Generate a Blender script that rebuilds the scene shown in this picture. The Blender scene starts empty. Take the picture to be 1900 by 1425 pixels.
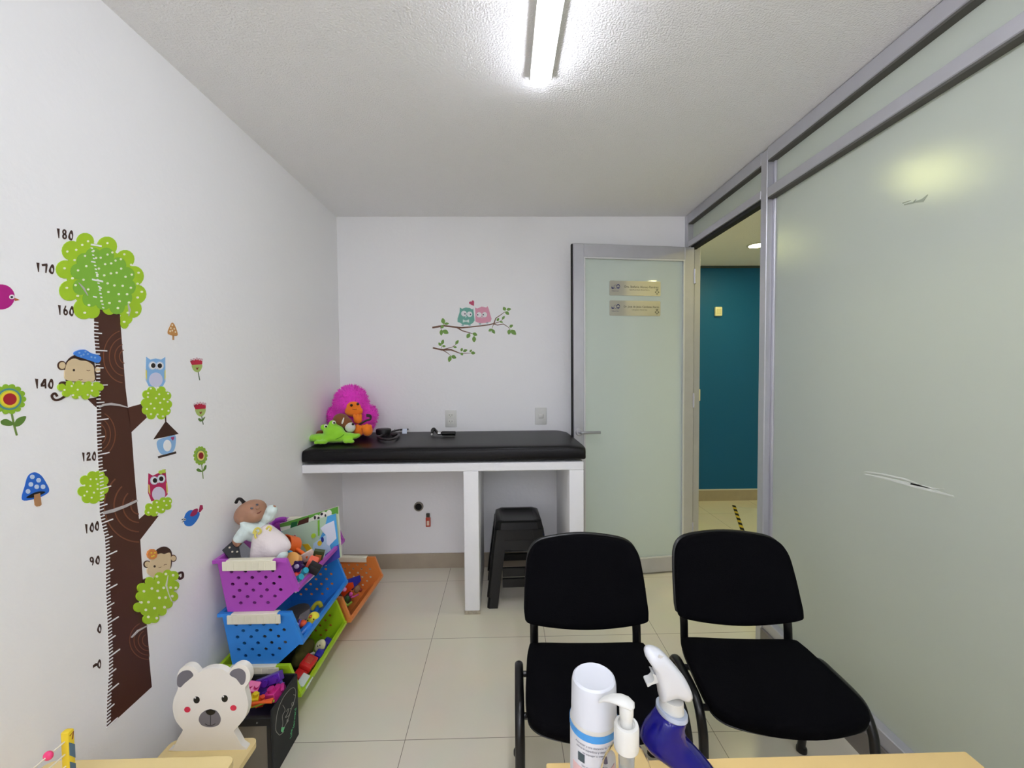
import bpy, bmesh, math, random
from mathutils import Vector, Matrix, Euler
from mathutils.geometry import tessellate_polygon
random.seed(7)
C = bpy.context.scene.collection
SC = bpy.context.scene
PI = math.pi

# ------------------------------------------------------------------ camera, world, exposure
FPX, PITCH, YAW, ROLL, EYE = 767.0, .034, .021, -.008, 1.42
XL, XR, YB, ZC = -1.155, 1.30, 2.95, 2.50          # left wall, glass partition, back wall, ceiling
fwd = Vector((math.sin(YAW)*math.cos(PITCH), math.cos(YAW)*math.cos(PITCH), -math.sin(PITCH)))
rgt0 = Vector((math.cos(YAW), -math.sin(YAW), 0))
up0 = rgt0.cross(fwd)
rgt = rgt0*math.cos(ROLL) + up0*math.sin(ROLL)
upv = up0*math.cos(ROLL) - rgt0*math.sin(ROLL)
cam_d = bpy.data.cameras.new('camera'); cam = bpy.data.objects.new('camera', cam_d); C.objects.link(cam)
cam.matrix_world = Matrix((( rgt.x, upv.x, -fwd.x, 0), (rgt.y, upv.y, -fwd.y, 0), (rgt.z, upv.z, -fwd.z, EYE), (0, 0, 0, 1)))
cam_d.sensor_fit = 'HORIZONTAL'; cam_d.sensor_width = 36; cam_d.lens = 36*FPX/1900; cam_d.clip_start = .02
SC.camera = cam
SC.view_settings.view_transform = 'Standard'; SC.view_settings.look = 'None'
SC.view_settings.exposure = 0.70; SC.view_settings.gamma = 1; SC.view_settings.use_curve_mapping = False
world = bpy.data.worlds.new('world'); SC.world = world; world.use_nodes = True
world.node_tree.nodes['Background'].inputs[0].default_value = (.6, .65, .7, 1)
world.node_tree.nodes['Background'].inputs[1].default_value = .3
SC.cycles.max_bounces = 14; SC.cycles.diffuse_bounces = 7; SC.cycles.transmission_bounces = 10; SC.cycles.glossy_bounces = 5
SC.cycles.sample_clamp_indirect = 4; SC.cycles.caustics_refractive = True; SC.cycles.use_denoising = True
TUBE = (.95, .955, 1.0); TUBE_E = 29.0               # ceiling batten
WARM = (1.0, .96, .66); WARM_E = 125.0              # corridor downlights

# ------------------------------------------------------------------ helpers
def at(px, py, ax, v):
    """point where the sight line of a photo pixel meets the plane x/y/z = v"""
    d = fwd + rgt*((px-950)/FPX) + upv*((712.5-py)/FPX)
    i = 'xyz'.index(ax); o = Vector((0, 0, EYE)); return o + d*((v-o[i])/d[i])
def lin(c):
    if isinstance(c, str): c = [int(c[i:i+2], 16)/255 for i in (1, 3, 5)]
    return tuple(x/12.92 if x <= .04045 else ((x+.055)/1.055)**2.4 for x in c) + (1,)
MATS = {}
def mat(col, rough=.6, metal=0, spec=.5, bump=0, bscale=60, var=0, vscale=4, emit=0, trans=0, ior=1.45, coat=0, sheen=0, alpha=1, name=None):
    key = (str(col), rough, metal, spec, bump, bscale, var, vscale, emit, trans, ior, coat, sheen)
    if key in MATS: return MATS[key]
    m = bpy.data.materials.new(name or 'material'); m.use_nodes = True; nt = m.node_tree; b = nt.nodes['Principled BSDF']
    c = lin(col); b.inputs['Base Color'].default_value = c; b.inputs['Roughness'].default_value = rough
    b.inputs['Metallic'].default_value = metal; b.inputs['Specular IOR Level'].default_value = spec
    if trans: b.inputs['Transmission Weight'].default_value = trans; b.inputs['IOR'].default_value = ior
    if coat: b.inputs['Coat Weight'].default_value = coat; b.inputs['Coat Roughness'].default_value = .08
    if sheen: b.inputs['Sheen Weight'].default_value = sheen
    if emit: b.inputs['Emission Color'].default_value = c; b.inputs['Emission Strength'].default_value = emit
    if bump or var:
        tc = nt.nodes.new('ShaderNodeTexCoord')
    if bump:
        n = nt.nodes.new('ShaderNodeTexNoise'); n.inputs['Scale'].default_value = bscale; n.inputs['Detail'].default_value = 4
        bp = nt.nodes.new('ShaderNodeBump'); bp.inputs['Strength'].default_value = bump; bp.inputs['Distance'].default_value = .01
        nt.links.new(tc.outputs['Object'], n.inputs['Vector']); nt.links.new(n.outputs['Fac'], bp.inputs['Height'])
        nt.links.new(bp.outputs['Normal'], b.inputs['Normal'])
    if var:
        n = nt.nodes.new('ShaderNodeTexNoise'); n.inputs['Scale'].default_value = vscale; n.inputs['Detail'].default_value = 5
        r = nt.nodes.new('ShaderNodeValToRGB')
        r.color_ramp.elements[0].position = .3; r.color_ramp.elements[1].position = .7
        r.color_ramp.elements[0].color = tuple(x*(1-var) for x in c[:3]) + (1,)
        r.color_ramp.elements[1].color = tuple(min(1, x*(1+var)) for x in c[:3]) + (1,)
        nt.links.new(tc.outputs['Object'], n.inputs['Vector']); nt.links.new(n.outputs['Fac'], r.inputs['Fac']); nt.links.new(r.outputs['Color'], b.inputs['Base Color'])
    MATS[key] = m; return m

def rotm(rx=0, ry=0, rz=0): return Euler((rx, ry, rz)).to_matrix()
def frame(z, x=None):
    """3x3 whose z axis is z"""
    z = Vector(z).normalized(); x = Vector(x) if x else (Vector((1, 0, 0)) if abs(z.x) < .9 else Vector((0, 1, 0)))
    y = z.cross(x).normalized(); x = y.cross(z); return Matrix((x, y, z)).transposed()
class MB:
    def __init__(s): s.v = []; s.f = []
    def add(s, V, F, M=None, o=(0, 0, 0)):
        k = len(s.v); o = Vector(o)
        for p in V: s.v.append(((M @ Vector(p)) if M else Vector(p)) + o)
        for f in F: s.f.append(tuple(i+k for i in f))
        return s
    def box(s, a, b, M=None, o=(0, 0, 0)):
        x0, y0, z0 = a; x1, y1, z1 = b
        return s.add([(x0,y0,z0),(x1,y0,z0),(x1,y1,z0),(x0,y1,z0),(x0,y0,z1),(x1,y0,z1),(x1,y1,z1),(x0,y1,z1)],
              [(0,3,2,1),(4,5,6,7),(0,1,5,4),(1,2,6,5),(2,3,7,6),(3,0,4,7)], M, o)
    def rbox(s, a, b, r=.005, seg=2, M=None, o=(0, 0, 0)):
        bm = bmesh.new(); bmesh.ops.create_cube(bm, size=1)
        for v in bm.verts: v.co = Vector([(a[i]+b[i])/2 + v.co[i]*(b[i]-a[i]) for i in range(3)])
        bmesh.ops.bevel(bm, geom=bm.edges[:], offset=r, segments=seg, affect='EDGES', profile=.5)
        bm.verts.ensure_lookup_table(); bm.verts.index_update()
        s.add([v.co.copy() for v in bm.verts], [[v.index for v in f.verts] for f in bm.faces], M, o); bm.free(); return s
    def loft(s, rings, caps=True, closed=False):
        k = len(s.v); n = len(rings[0])
        for r in rings: s.v += [Vector(p) for p in r]
        m = len(rings)
        for i in range(m if closed else m-1):
            for j in range(n):
                a = k+i*n; b = k+((i+1) % m)*n; s.f.append((a+j, a+(j+1) % n, b+(j+1) % n, b+j))
        if caps and not closed:
            s.f.append(tuple(k+j for j in range(n))[::-1]); s.f.append(tuple(k+(m-1)*n+j for j in range(n)))
        return s
    def tube(s, pts, r, n=10, caps=True, closed=False, flat=1.0, up=None):
        P = [Vector(p) for p in pts]; R = r if isinstance(r, (list, tuple)) else [r]*len(P); rings = []; prev = None
        for i, p in enumerate(P):
            if closed: t = P[(i+1) % len(P)] - P[i-1]
            else: t = P[min(i+1, len(P)-1)] - P[max(i-1, 0)]
            t = t.normalized()
            if prev is None: M = frame(t, up)
            else: M = frame(t, prev)
            prev = M.col[0].copy()
            rings.append([p + M @ Vector((math.cos(2*PI*j/n)*R[i], math.sin(2*PI*j/n)*R[i]*flat, 0)) for j in range(n)])
        return s.loft(rings, caps, closed)
    def cyl(s, p0, p1, r0, r1=None, n=20): return s.tube([p0, p1], [r0, r0 if r1 is None else r1], n)
    def lathe(s, prof, o=(0, 0, 0), M=None, n=28, sx=1, sy=1):
        M = M or Matrix.Identity(3); o = Vector(o)
        return s.loft([[o + M @ Vector((math.cos(2*PI*j/n)*r*sx, math.sin(2*PI*j/n)*r*sy, z)) for j in range(n)] for r, z in prof])
    def ell(s, c, r, M=None, u=20, w=12):
        r = (r, r, r) if not isinstance(r, (tuple, list)) else r; M = M or Matrix.Identity(3); c = Vector(c); rings = []
        for i in range(w+1):
            t = PI*i/w; t = min(max(t, .03), PI-.03)
            rings.append([c + M @ Vector((r[0]*math.sin(t)*math.cos(2*PI*j/u), r[1]*math.sin(t)*math.sin(2*PI*j/u), -r[2]*math.cos(t))) for j in range(u)])
        return s.loft(rings)
    def prism(s, loops, t0, t1, f):
        """loops of (u, v); f(u, v, t) -> point; first loop outer, the others holes"""
        loops = [list(l) for l in loops]; flat = [p for l in loops for p in l]
        tris = tessellate_polygon([[Vector((p[0], p[1], 0)) for p in l] for l in loops]); k = len(s.v); N = len(flat)
        s.v += [Vector(f(u, v, t0)) for u, v in flat] + [Vector(f(u, v, t1)) for u, v in flat]
        for a, b, c in tris: s.f.append((k+a, k+b, k+c)); s.f.append((k+N+c, k+N+b, k+N+a))
        q = k
        for l in loops:
            n = len(l)
            for j in range(n): s.f.append((q+j, q+(j+1) % n, q+N+(j+1) % n, q+N+j))
            q += n
        return s
    def quadbox(s, q, t):
        """a board from four corner points, thickness t along its normal (away)"""
        q = [Vector(p) for p in q]; n = (q[1]-q[0]).cross(q[3]-q[0]).normalized()*t
        return s.loft([q, [p+n for p in q]])
    def build(s, name, m, parent=None, smooth=35, world=False, origin=None, bev=0, sub=0):
        inv = None
        if parent is not None and world:
            inv = parent_world(parent).inverted()
        vs = [inv @ v for v in s.v] if inv else s.v
        if parent is None and origin is None:
            lo = [min(v[i] for v in vs) for i in range(3)]; hi = [max(v[i] for v in vs) for i in range(3)]
            origin = Vector(((lo[0]+hi[0])/2, (lo[1]+hi[1])/2, lo[2]))
        o = Vector(origin) if origin is not None else Vector((0, 0, 0))
        me = bpy.data.meshes.new(name); me.from_pydata([v-o for v in vs], [], s.f); me.validate(); me.update()
        bm = bmesh.new(); bm.from_mesh(me); bmesh.ops.recalc_face_normals(bm, faces=bm.faces[:]); bm.to_mesh(me); bm.free()
        me.materials.append(m)
        if smooth:
            for p in me.polygons: p.use_smooth = True
            me.set_sharp_from_angle(angle=math.radians(smooth))
        ob = bpy.data.objects.new(name, me); C.objects.link(ob); ob.location = o
        if parent is not None: ob.parent = parent
        if bev:
            b = ob.modifiers.new('bevel', 'BEVEL'); b.width = bev; b.segments = 2; b.limit_method = 'ANGLE'
        if sub:
            b = ob.modifiers.new('sub', 'SUBSURF'); b.levels = b.render_levels = sub
        return ob
def parent_world(p):
    m = p.matrix_basis.copy()
    while p.parent: p = p.parent; m = p.matrix_basis @ m
    return m
def tag(o, label, cat, group=None):
    o['label'] = label; o['category'] = cat
    if group: o['group'] = group
    return o
def thing(name, label, cat, loc=(0, 0, 0), rz=0, group=None, rx=0, ry=0):
    o = bpy.data.objects.new(name, None); C.objects.link(o); o.location = loc; o.rotation_euler = (rx, ry, rz); o.empty_display_size = .05
    return tag(o, label, cat, group)
def struct(o, label=None, cat=None):
    o['kind'] = 'structure'
    if label: o['label'] = label
    if cat: o['category'] = cat
    return o
def dup(root, loc, rz, label, group=None):
    r = root.copy(); C.objects.link(r); r.location = loc; r.rotation_euler = (0, 0, rz); r['label'] = label
    if group: r['group'] = group
    for ch in list(root.children):
        c = ch.copy(); C.objects.link(c); c.parent = r
        for g in list(ch.children):
            d = g.copy(); C.objects.link(d); d.parent = c
    return r
def circ(cx, cy, rx, ry=None, n=24, a0=0, rot=0):
    ry = rx if ry is None else ry; c, s = math.cos(rot), math.sin(rot); out = []
    for j in range(n):
        x = rx*math.cos(a0+2*PI*j/n); y = ry*math.sin(a0+2*PI*j/n); out.append((cx+x*c-y*s, cy+x*s+y*c))
    return out
def spline(pts, n=6, closed=True):
    """Catmull-Rom through 2D/3D points"""
    P = [Vector(p) if len(p) == 3 else Vector((p[0], p[1], 0)) for p in pts]; d = len(pts[0]); out = []; m = len(P)
    for i in range(m if closed else m-1):
        g = (lambda k: P[k % m]) if closed else (lambda k: P[min(max(k, 0), m-1)])
        a, b, c, e = g(i-1), g(i), g(i+1), g(i+2)
        for j in range(n):
            t = j/n; q = .5*((2*b)+(c-a)*t+(2*a-5*b+4*c-e)*t*t+(3*b-a-3*c+e)*t**3); out.append(tuple(q)[:d])
    if not closed: out.append(tuple(P[-1])[:d])
    return out
def stroke(pts, w):
    """polygon along an open polyline; w a width or list"""
    P = [Vector((p[0], p[1])) for p in pts]; n = len(P); W = w if isinstance(w, list) else [w]*n; L = []; R = []
    for i in range(n):
        t = (P[min(i+1, n-1)]-P[max(i-1, 0)]).normalized(); q = Vector((-t.y, t.x))*W[i]/2; L.append(tuple(P[i]+q)); R.append(tuple(P[i]-q))
    return L + R[::-1]
def text_mb(txt, size, depth, f, align='CENTER', shear=0, font_off=0):
    """text outline as an MB; f(x, y, z) places it"""
    cu = bpy.data.curves.new('lettering', 'FONT'); cu.body = txt; cu.size = size; cu.extrude = depth; cu.align_x = align; cu.align_y = 'CENTER'; cu.shear = shear; cu.offset = font_off; cu.resolution_u = 3
    o = bpy.data.objects.new('lettering', cu); C.objects.link(o); dg = bpy.context.evaluated_depsgraph_get()
    me = bpy.data.meshes.new_from_object(o.evaluated_get(dg)); mb = MB()
    mb.add([f(*v.co) for v in me.vertices], [tuple(p.vertices) for p in me.polygons])
    bpy.data.objects.remove(o); bpy.data.curves.remove(cu); bpy.data.meshes.remove(me); return mb
def plush(name, blobs, m, parent=None, vox=.007, it=4, world=True, origin=None):
    """one continuous soft body grown from ellipsoids (centre, radii, rotation)"""
    mb = MB()
    for b in blobs: mb.ell(b[0], b[1], b[2] if len(b) > 2 else None, 16, 10)
    o = mb.build(name, m, parent, smooth=180, world=world, origin=origin)
    r = o.modifiers.new('remesh', 'REMESH'); r.mode = 'VOXEL'; r.voxel_size = vox; r.use_smooth_shade = True
    s = o.modifiers.new('smooth', 'SMOOTH'); s.iterations = it; s.factor = .5
    return o
def cushion(outline, t, f, rings=((0, .0, .93), (0, .12, .985), (0, .5, 1.0), (0, .85, .985), (0, .97, .95), (0, 1.0, .86), (0, 1.03, .6), (0, 1.05, .3))):
    """padded slab: outline of (u, v) about its centre, thickness t; f(u, v, h) -> point"""
    mb = MB(); mb.loft([[f(u*k, v*k, h*t) for u, v in outline] for _, h, k in rings]); return mb
# ------------------------------------------------------------------ room materials
def plaster(col, scale, strength, name, big=0, rough=.75):
    m = bpy.data.materials.new(name); m.use_nodes = True; nt = m.node_tree; b = nt.nodes['Principled BSDF']
    b.inputs['Base Color'].default_value = lin(col); b.inputs['Roughness'].default_value = rough; b.inputs['Specular IOR Level'].default_value = .3
    g = nt.nodes.new('ShaderNodeNewGeometry'); n = nt.nodes.new('ShaderNodeTexNoise'); n.inputs['Scale'].default_value = scale; n.inputs['Detail'].default_value = 3
    nt.links.new(g.outputs['Position'], n.inputs['Vector']); bp = nt.nodes.new('ShaderNodeBump'); bp.inputs['Strength'].default_value = strength; bp.inputs['Distance'].default_value = .01
    nt.links.new(n.outputs['Fac'], bp.inputs['Height'])
    if big:
        n2 = nt.nodes.new('ShaderNodeTexNoise'); n2.inputs['Scale'].default_value = 3.5; n2.inputs['Detail'].default_value = 2
        b2 = nt.nodes.new('ShaderNodeBump'); b2.inputs['Strength'].default_value = big; b2.inputs['Distance'].default_value = .06
        nt.links.new(g.outputs['Position'], n2.inputs['Vector']); nt.links.new(n2.outputs['Fac'], b2.inputs['Height']); nt.links.new(bp.outputs['Normal'], b2.inputs['Normal'])
        nt.links.new(b2.outputs['Normal'], b.inputs['Normal'])
    else: nt.links.new(bp.outputs['Normal'], b.inputs['Normal'])
    return m
M_WALL = plaster('#f0f0f2', 45, .10, 'white_plaster', .05)
M_CEIL = plaster('#f6f6f8', 150, .6, 'stippled_ceiling', .16, .8)
M_TEAL = plaster('#0c5c90', 60, .08, 'teal_paint', 0, .5)
def floor_mat():
    m = bpy.data.materials.new('beige_tile'); m.use_nodes = True; nt = m.node_tree; b = nt.nodes['Principled BSDF']
    g = nt.nodes.new('ShaderNodeNewGeometry'); mp = nt.nodes.new('ShaderNodeMapping'); mp.inputs['Location'].default_value = (.39+6, -1.552+6, 0)
    br = nt.nodes.new('ShaderNodeTexBrick'); br.offset = 0; br.squash = 1
    for k, v in (('Scale', 1), ('Brick Width', .6), ('Row Height', .6), ('Mortar Size', .0012), ('Mortar Smooth', .1), ('Bias', 0)): br.inputs[k].default_value = v
    br.inputs['Color1'].default_value = lin('#e2dcc9'); br.inputs['Color2'].default_value = lin('#dfd9c6'); br.inputs['Mortar'].default_value = lin('#7d7668')
    nt.links.new(g.outputs['Position'], mp.inputs['Vector']); nt.links.new(mp.outputs['Vector'], br.inputs['Vector'])
    n = nt.nodes.new('ShaderNodeTexNoise'); n.inputs['Scale'].default_value = 5; n.inputs['Detail'].default_value = 6
    mx = nt.nodes.new('ShaderNodeMix'); mx.data_type = 'RGBA'; mx.blend_type = 'MULTIPLY'; mx.inputs['Factor'].default_value = .12
    nt.links.new(g.outputs['Position'], n.inputs['Vector']); nt.links.new(br.outputs['Color'], mx.inputs['A']); nt.links.new(n.outputs['Color'], mx.inputs['B'])
    nt.links.new(mx.outputs['Result'], b.inputs['Base Color']); b.inputs['Roughness'].default_value = .22; b.inputs['Specular IOR Level'].default_value = .45
    return m
M_FLOOR = floor_mat()
M_SKIRT = mat('#a89c8a', .35, var=.06, vscale=9)
M_ALU = mat('#bfbfc6', .38, .55, var=.03, vscale=14)
M_DARKGAP = mat('#141413', .8)
M_WHITEPL = mat('#d6d6d2', .4)
M_BLACKPL = mat('#08080a', .35)
def frosted(name, col, through, rough, gloss_rough, tint):
    m = bpy.data.materials.new(name); m.use_nodes = True; nt = m.node_tree; nt.nodes.remove(nt.nodes['Principled BSDF']); out = nt.nodes['Material Output']
    d = nt.nodes.new('ShaderNodeBsdfDiffuse'); d.inputs['Color'].default_value = lin(col)
    r = nt.nodes.new('ShaderNodeBsdfRefraction'); r.inputs['Color'].default_value = lin(tint); r.inputs['Roughness'].default_value = rough; r.inputs['IOR'].default_value = 1.35
    g = nt.nodes.new('ShaderNodeBsdfGlossy'); g.inputs['Roughness'].default_value = gloss_rough
    f = nt.nodes.new('ShaderNodeFresnel'); f.inputs['IOR'].default_value = 1.4
    a = nt.nodes.new('ShaderNodeMixShader'); a.inputs[0].default_value = through; nt.links.new(d.outputs[0], a.inputs[1]); nt.links.new(r.outputs[0], a.inputs[2])
    c = nt.nodes.new('ShaderNodeMixShader'); nt.links.new(f.outputs[0], c.inputs[0]); nt.links.new(a.outputs[0], c.inputs[1]); nt.links.new(g.outputs[0], c.inputs[2])
    nt.links.new(c.outputs[0], out.inputs['Surface']); return m
M_FROST = frosted('frosted_film_glass', '#d8dfd8', .42, .31, .5, '#eef5ee')
M_FROSTDOOR = frosted('frosted_door_glass', '#d6e2dc', .25, .55, .03, '#eef5f0')

# ------------------------------------------------------------------ setting
Y0 = -3.2; YC = 4.35; XC = 3.3
def slab(name, a, b, m, label=None, cat=None): return struct(MB().box(a, b).build(name, m), label, cat)
slab('floor', (XL-.1, Y0-.1, -.1), (XC+.1, YC+.1, 0), M_FLOOR, 'beige polished floor tiles in a square grid with thin joints', 'floor')
slab('ceiling', (XL-.1, Y0-.1, ZC), (XC+.1, YC+.1, ZC+.1), M_CEIL, 'white stippled plaster ceiling over the whole room', 'ceiling')
slab('wall_left', (XL-.1, Y0-.1, 0), (XL, YB, ZC), M_WALL, 'white plaster wall with the growth chart stickers', 'wall')
slab('wall_back', (XL-.1, YB, 0), (XR+.08, YB+.1, ZC), M_WALL, 'white plaster wall behind the padded bench', 'wall')
slab('wall_front', (XL-.1, Y0-.1, 0), (XC+.1, Y0, ZC), M_WALL, 'white wall closing the room opposite the bench', 'wall')
slab('wall_corridor_end', (XR, YC, 0), (XC+.1, YC+.1, ZC), M_TEAL, 'teal painted corridor wall seen through the open doorway', 'wall')
slab('wall_corridor_right', (XC, Y0, 0), (XC+.1, YC, ZC), M_WALL, 'white corridor wall beyond the frosted partition', 'wall')
slab('wall_corridor_left', (XR-.02, YB+.1, 0), (XR+.08, YC, ZC), M_WALL, 'white corridor wall past the doorway jamb', 'wall')
slab('baseboard_back', (XL, YB-.012, 0), (XR, YB, .105), M_SKIRT, 'taupe tile skirting along the wall under the bench', 'skirting')
slab('baseboard_left', (XL, Y0, 0), (XL+.012, YB-.012, .105), M_SKIRT, 'taupe tile skirting along the sticker wall', 'skirting')
bc = slab('baseboard_corridor', (XR+.08, YC-.012, 0), (XC, YC, .115), M_SKIRT, 'taupe tile skirting under the teal wall', 'skirting')
slab('trim_1', (XR+.08, YC-.014, .115), (XC, YC, .124), M_WHITEPL, 'thin pale strip on top of the corridor skirting', 'trim')
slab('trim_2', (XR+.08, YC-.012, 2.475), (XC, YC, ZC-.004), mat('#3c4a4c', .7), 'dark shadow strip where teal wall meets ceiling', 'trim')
slab('baseboard_right', (XR-.005, Y0, 0), (XR+.06, 2.03, .10), mat('#76706a', .4, var=.06), 'dark grey tile kerb under the frosted partition', 'skirting')
# glass partition: post, rails, panes
def rail(name, a, b, label): return struct(MB().rbox(a, b, .003, 1).build(name, M_ALU), label, 'partition frame')
rail('trim_3', (XR, 2.03, 0), (XR+.05, 2.08, ZC-.01), 'aluminium post between the doorway and the frosted pane')
rail('trim_4', (XR, Y0, 2.435), (XR+.05, 2.03, ZC-.004), 'aluminium top rail of the frosted partition under ceiling')
rail('trim_5', (XR, Y0, 2.255), (XR+.05, 2.03, 2.303), 'aluminium cross rail between frosted pane and transom')
rail('trim_6', (XR+.004, Y0, .10), (XR+.05, 2.03, .155), 'pale aluminium bottom rail on the tile kerb')
rail('trim_7', (XR, 2.08, 2.435), (XR+.05, YB-.05, ZC-.004), 'aluminium top rail above the open doorway')
rail('trim_8', (XR, 2.08, 2.268), (XR+.05, YB-.05, 2.31), 'aluminium door header below the small transom')
rail('trim_9', (XR, YB-.05, 2.255), (XR+.05, YB, ZC-.004), 'aluminium wall profile above the door hinge')
rail('trim_10', (XR+.035, YB-.075, 0), (XR+.08, YB, 2.268), 'aluminium hinge jamb of the doorway')
slab('trim_11', (XR+.012, 2.08, 2.246), (XR+.048, YB-.075, 2.268), M_DARKGAP, 'black rubber stop along the underside of door header', 'door seal')
for nm, a, b, lb in (('window_1', (XR+.038, Y0, .155), (XR+.046, 2.012, 2.255), 'large frosted glass pane of the partition beside the chairs'),
                     ('window_2', (XR+.038, Y0, 2.303), (XR+.046, 2.012, 2.435), 'narrow frosted transom pane above the big partition pane'),
                     ('window_3', (XR+.038, 2.08, 2.31), (XR+.046, YB-.05, 2.435), 'small frosted transom pane above the open doorway')):
    w = struct(MB().box(a, b).build(nm, M_FROST), lb, 'window')
for nm, a, b, lb in (('trim_12', (XR+.03, 2.012, .155), (XR+.05, 2.03, 2.255), 'slim aluminium glazing bead on the post beside the big pane'),
                     ('trim_13', (XR+.03, 2.012, 2.303), (XR+.05, 2.03, 2.435), 'short aluminium glazing bead beside the transom pane')):
    rail(nm, a, b, lb)
M_RAILSHADE = mat('#55544f', .7)  # dark strips that paint the shade on the rail undersides
for nm, a, b, lb in (('trim_14', (XR+.004, Y0, 2.247), (XR+.038, 2.03, 2.255), 'dark strip painted as shade along the underside of the partition cross rail'), ('trim_15', (XR+.004, Y0, 2.427), (XR+.038, 2.03, 2.435), 'dark strip painted as shade along the underside of the partition top rail'), ('trim_16', (XR+.004, 2.08, 2.428), (XR+.038, YB-.05, 2.435), 'dark strip painted as shade under the top rail above the doorway')):
    slab(nm, a, b, M_RAILSHADE, lb, 'painted rail shade')
# scratches and tape marks on the big pane
def on_glass(px, py): p = at(px, py, 'x', XR+.038); return (p.y, p.z)
def glass_marks(name, polys, m, label, t=.0008):
    mb = MB()
    for pl in polys: mb.prism([[on_glass(*p) for p in pl]], 0, t, lambda u, v, k: (XR+.0378-k, u, v))
    return tag(mb.build(name, m), label, 'mark')
glass_marks('scratch_mark', [stroke([(1605,875),(1640,880),(1680,889),(1710,900)], [2,3,3,1]), stroke([(1604,879),(1650,889),(1700,902),(1770,921)], [2,4,8,2]), stroke([(1690,897),(1730,906),(1752,907)], [4,3,1])],
            mat('#d9ded6', .5), 'long pale scratch on the lower half of the frosted pane')
glass_marks('smear_mark', [stroke([(1678,380),(1695,376),(1700,370)], [2,3,1]), stroke([(1695,376),(1712,372),(1722,361)], [2,6,1]), stroke([(1675,377),(1690,372)], [2,1])],
            mat('#9ea795', .5), 'small grey smear on the frosted pane below the yellow glow')

# door leaf, opened against the bench
DR = math.atan2(.10, .847)
door = struct(thing('door_1', 'frosted glass door in aluminium frame standing open beside the bench', 'door', (1.31, 2.845, 0), DR))
L = .853
fr = MB(); W0, W1, T0, T1 = .065, .075, .024, -.024
fr.rbox((-L, -.022, .012), (-L+.072, .022, 2.247), .003, 1); fr.rbox((-.07, -.022, .012), (0, .022, 2.247), .003, 1)
fr.rbox((-L+.07, -.022, 2.16), (-.07, .022, 2.247), .003, 1); fr.rbox((-L+.07, -.022, .012), (-.07, .022, .115), .003, 1)
fr.build('door_frame', M_ALU, door)
bd = MB()
for a, b in (((-L+.07,-.026,.115),(-L+.08,-.012,2.16)), ((-.08,-.026,.115),(-.07,-.012,2.16)), ((-L+.08,-.026,2.15),(-.08,-.012,2.16)), ((-L+.08,-.026,.115),(-.08,-.012,.123))): bd.box(a, b)
bd.build('glazing_bead', mat('#d7d8da', .35, .4), door)
MB().box((-L+.07, -.008, .115), (-.07, .002, 2.16)).build('pane', M_FROSTDOOR, door)
MB().box((-L-.006, -.006, .012), (-L, .022, 2.247)).build('edge_seal', M_DARKGAP, door)
hx, hz = -L+.037, 1.005
MB().lathe([(.026, 0), (.026, .006), (.022, .010)], (hx, -.022, hz), frame((0, -1, 0))).build('handle_rose', M_ALU, door)
MB().tube(spline([(hx, -.03, hz), (hx, -.062, hz), (hx+.014, -.072, hz), (hx+.06, -.074, hz), (hx+.128, -.072, hz)], 5, False), .0095, 12).build('lever_handle', mat('#a9abb0', .3, .7), door)
lk = MB().lathe([(.015, 0), (.015, .005)], (hx, -.022, hz-.09), frame((0, -1, 0))); lk.box((hx-.003, -.029, hz-.097), (hx+.003, -.027, hz-.083)); lk.build('lock_cylinder', mat('#a9abb0', .3, .7), door)
for z in (.25, 1.15, 2.0): MB().cyl((.004, -.02, z), (.004, -.02, z+.10), .009, n=12).build('hinge', M_ALU, door)
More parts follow.
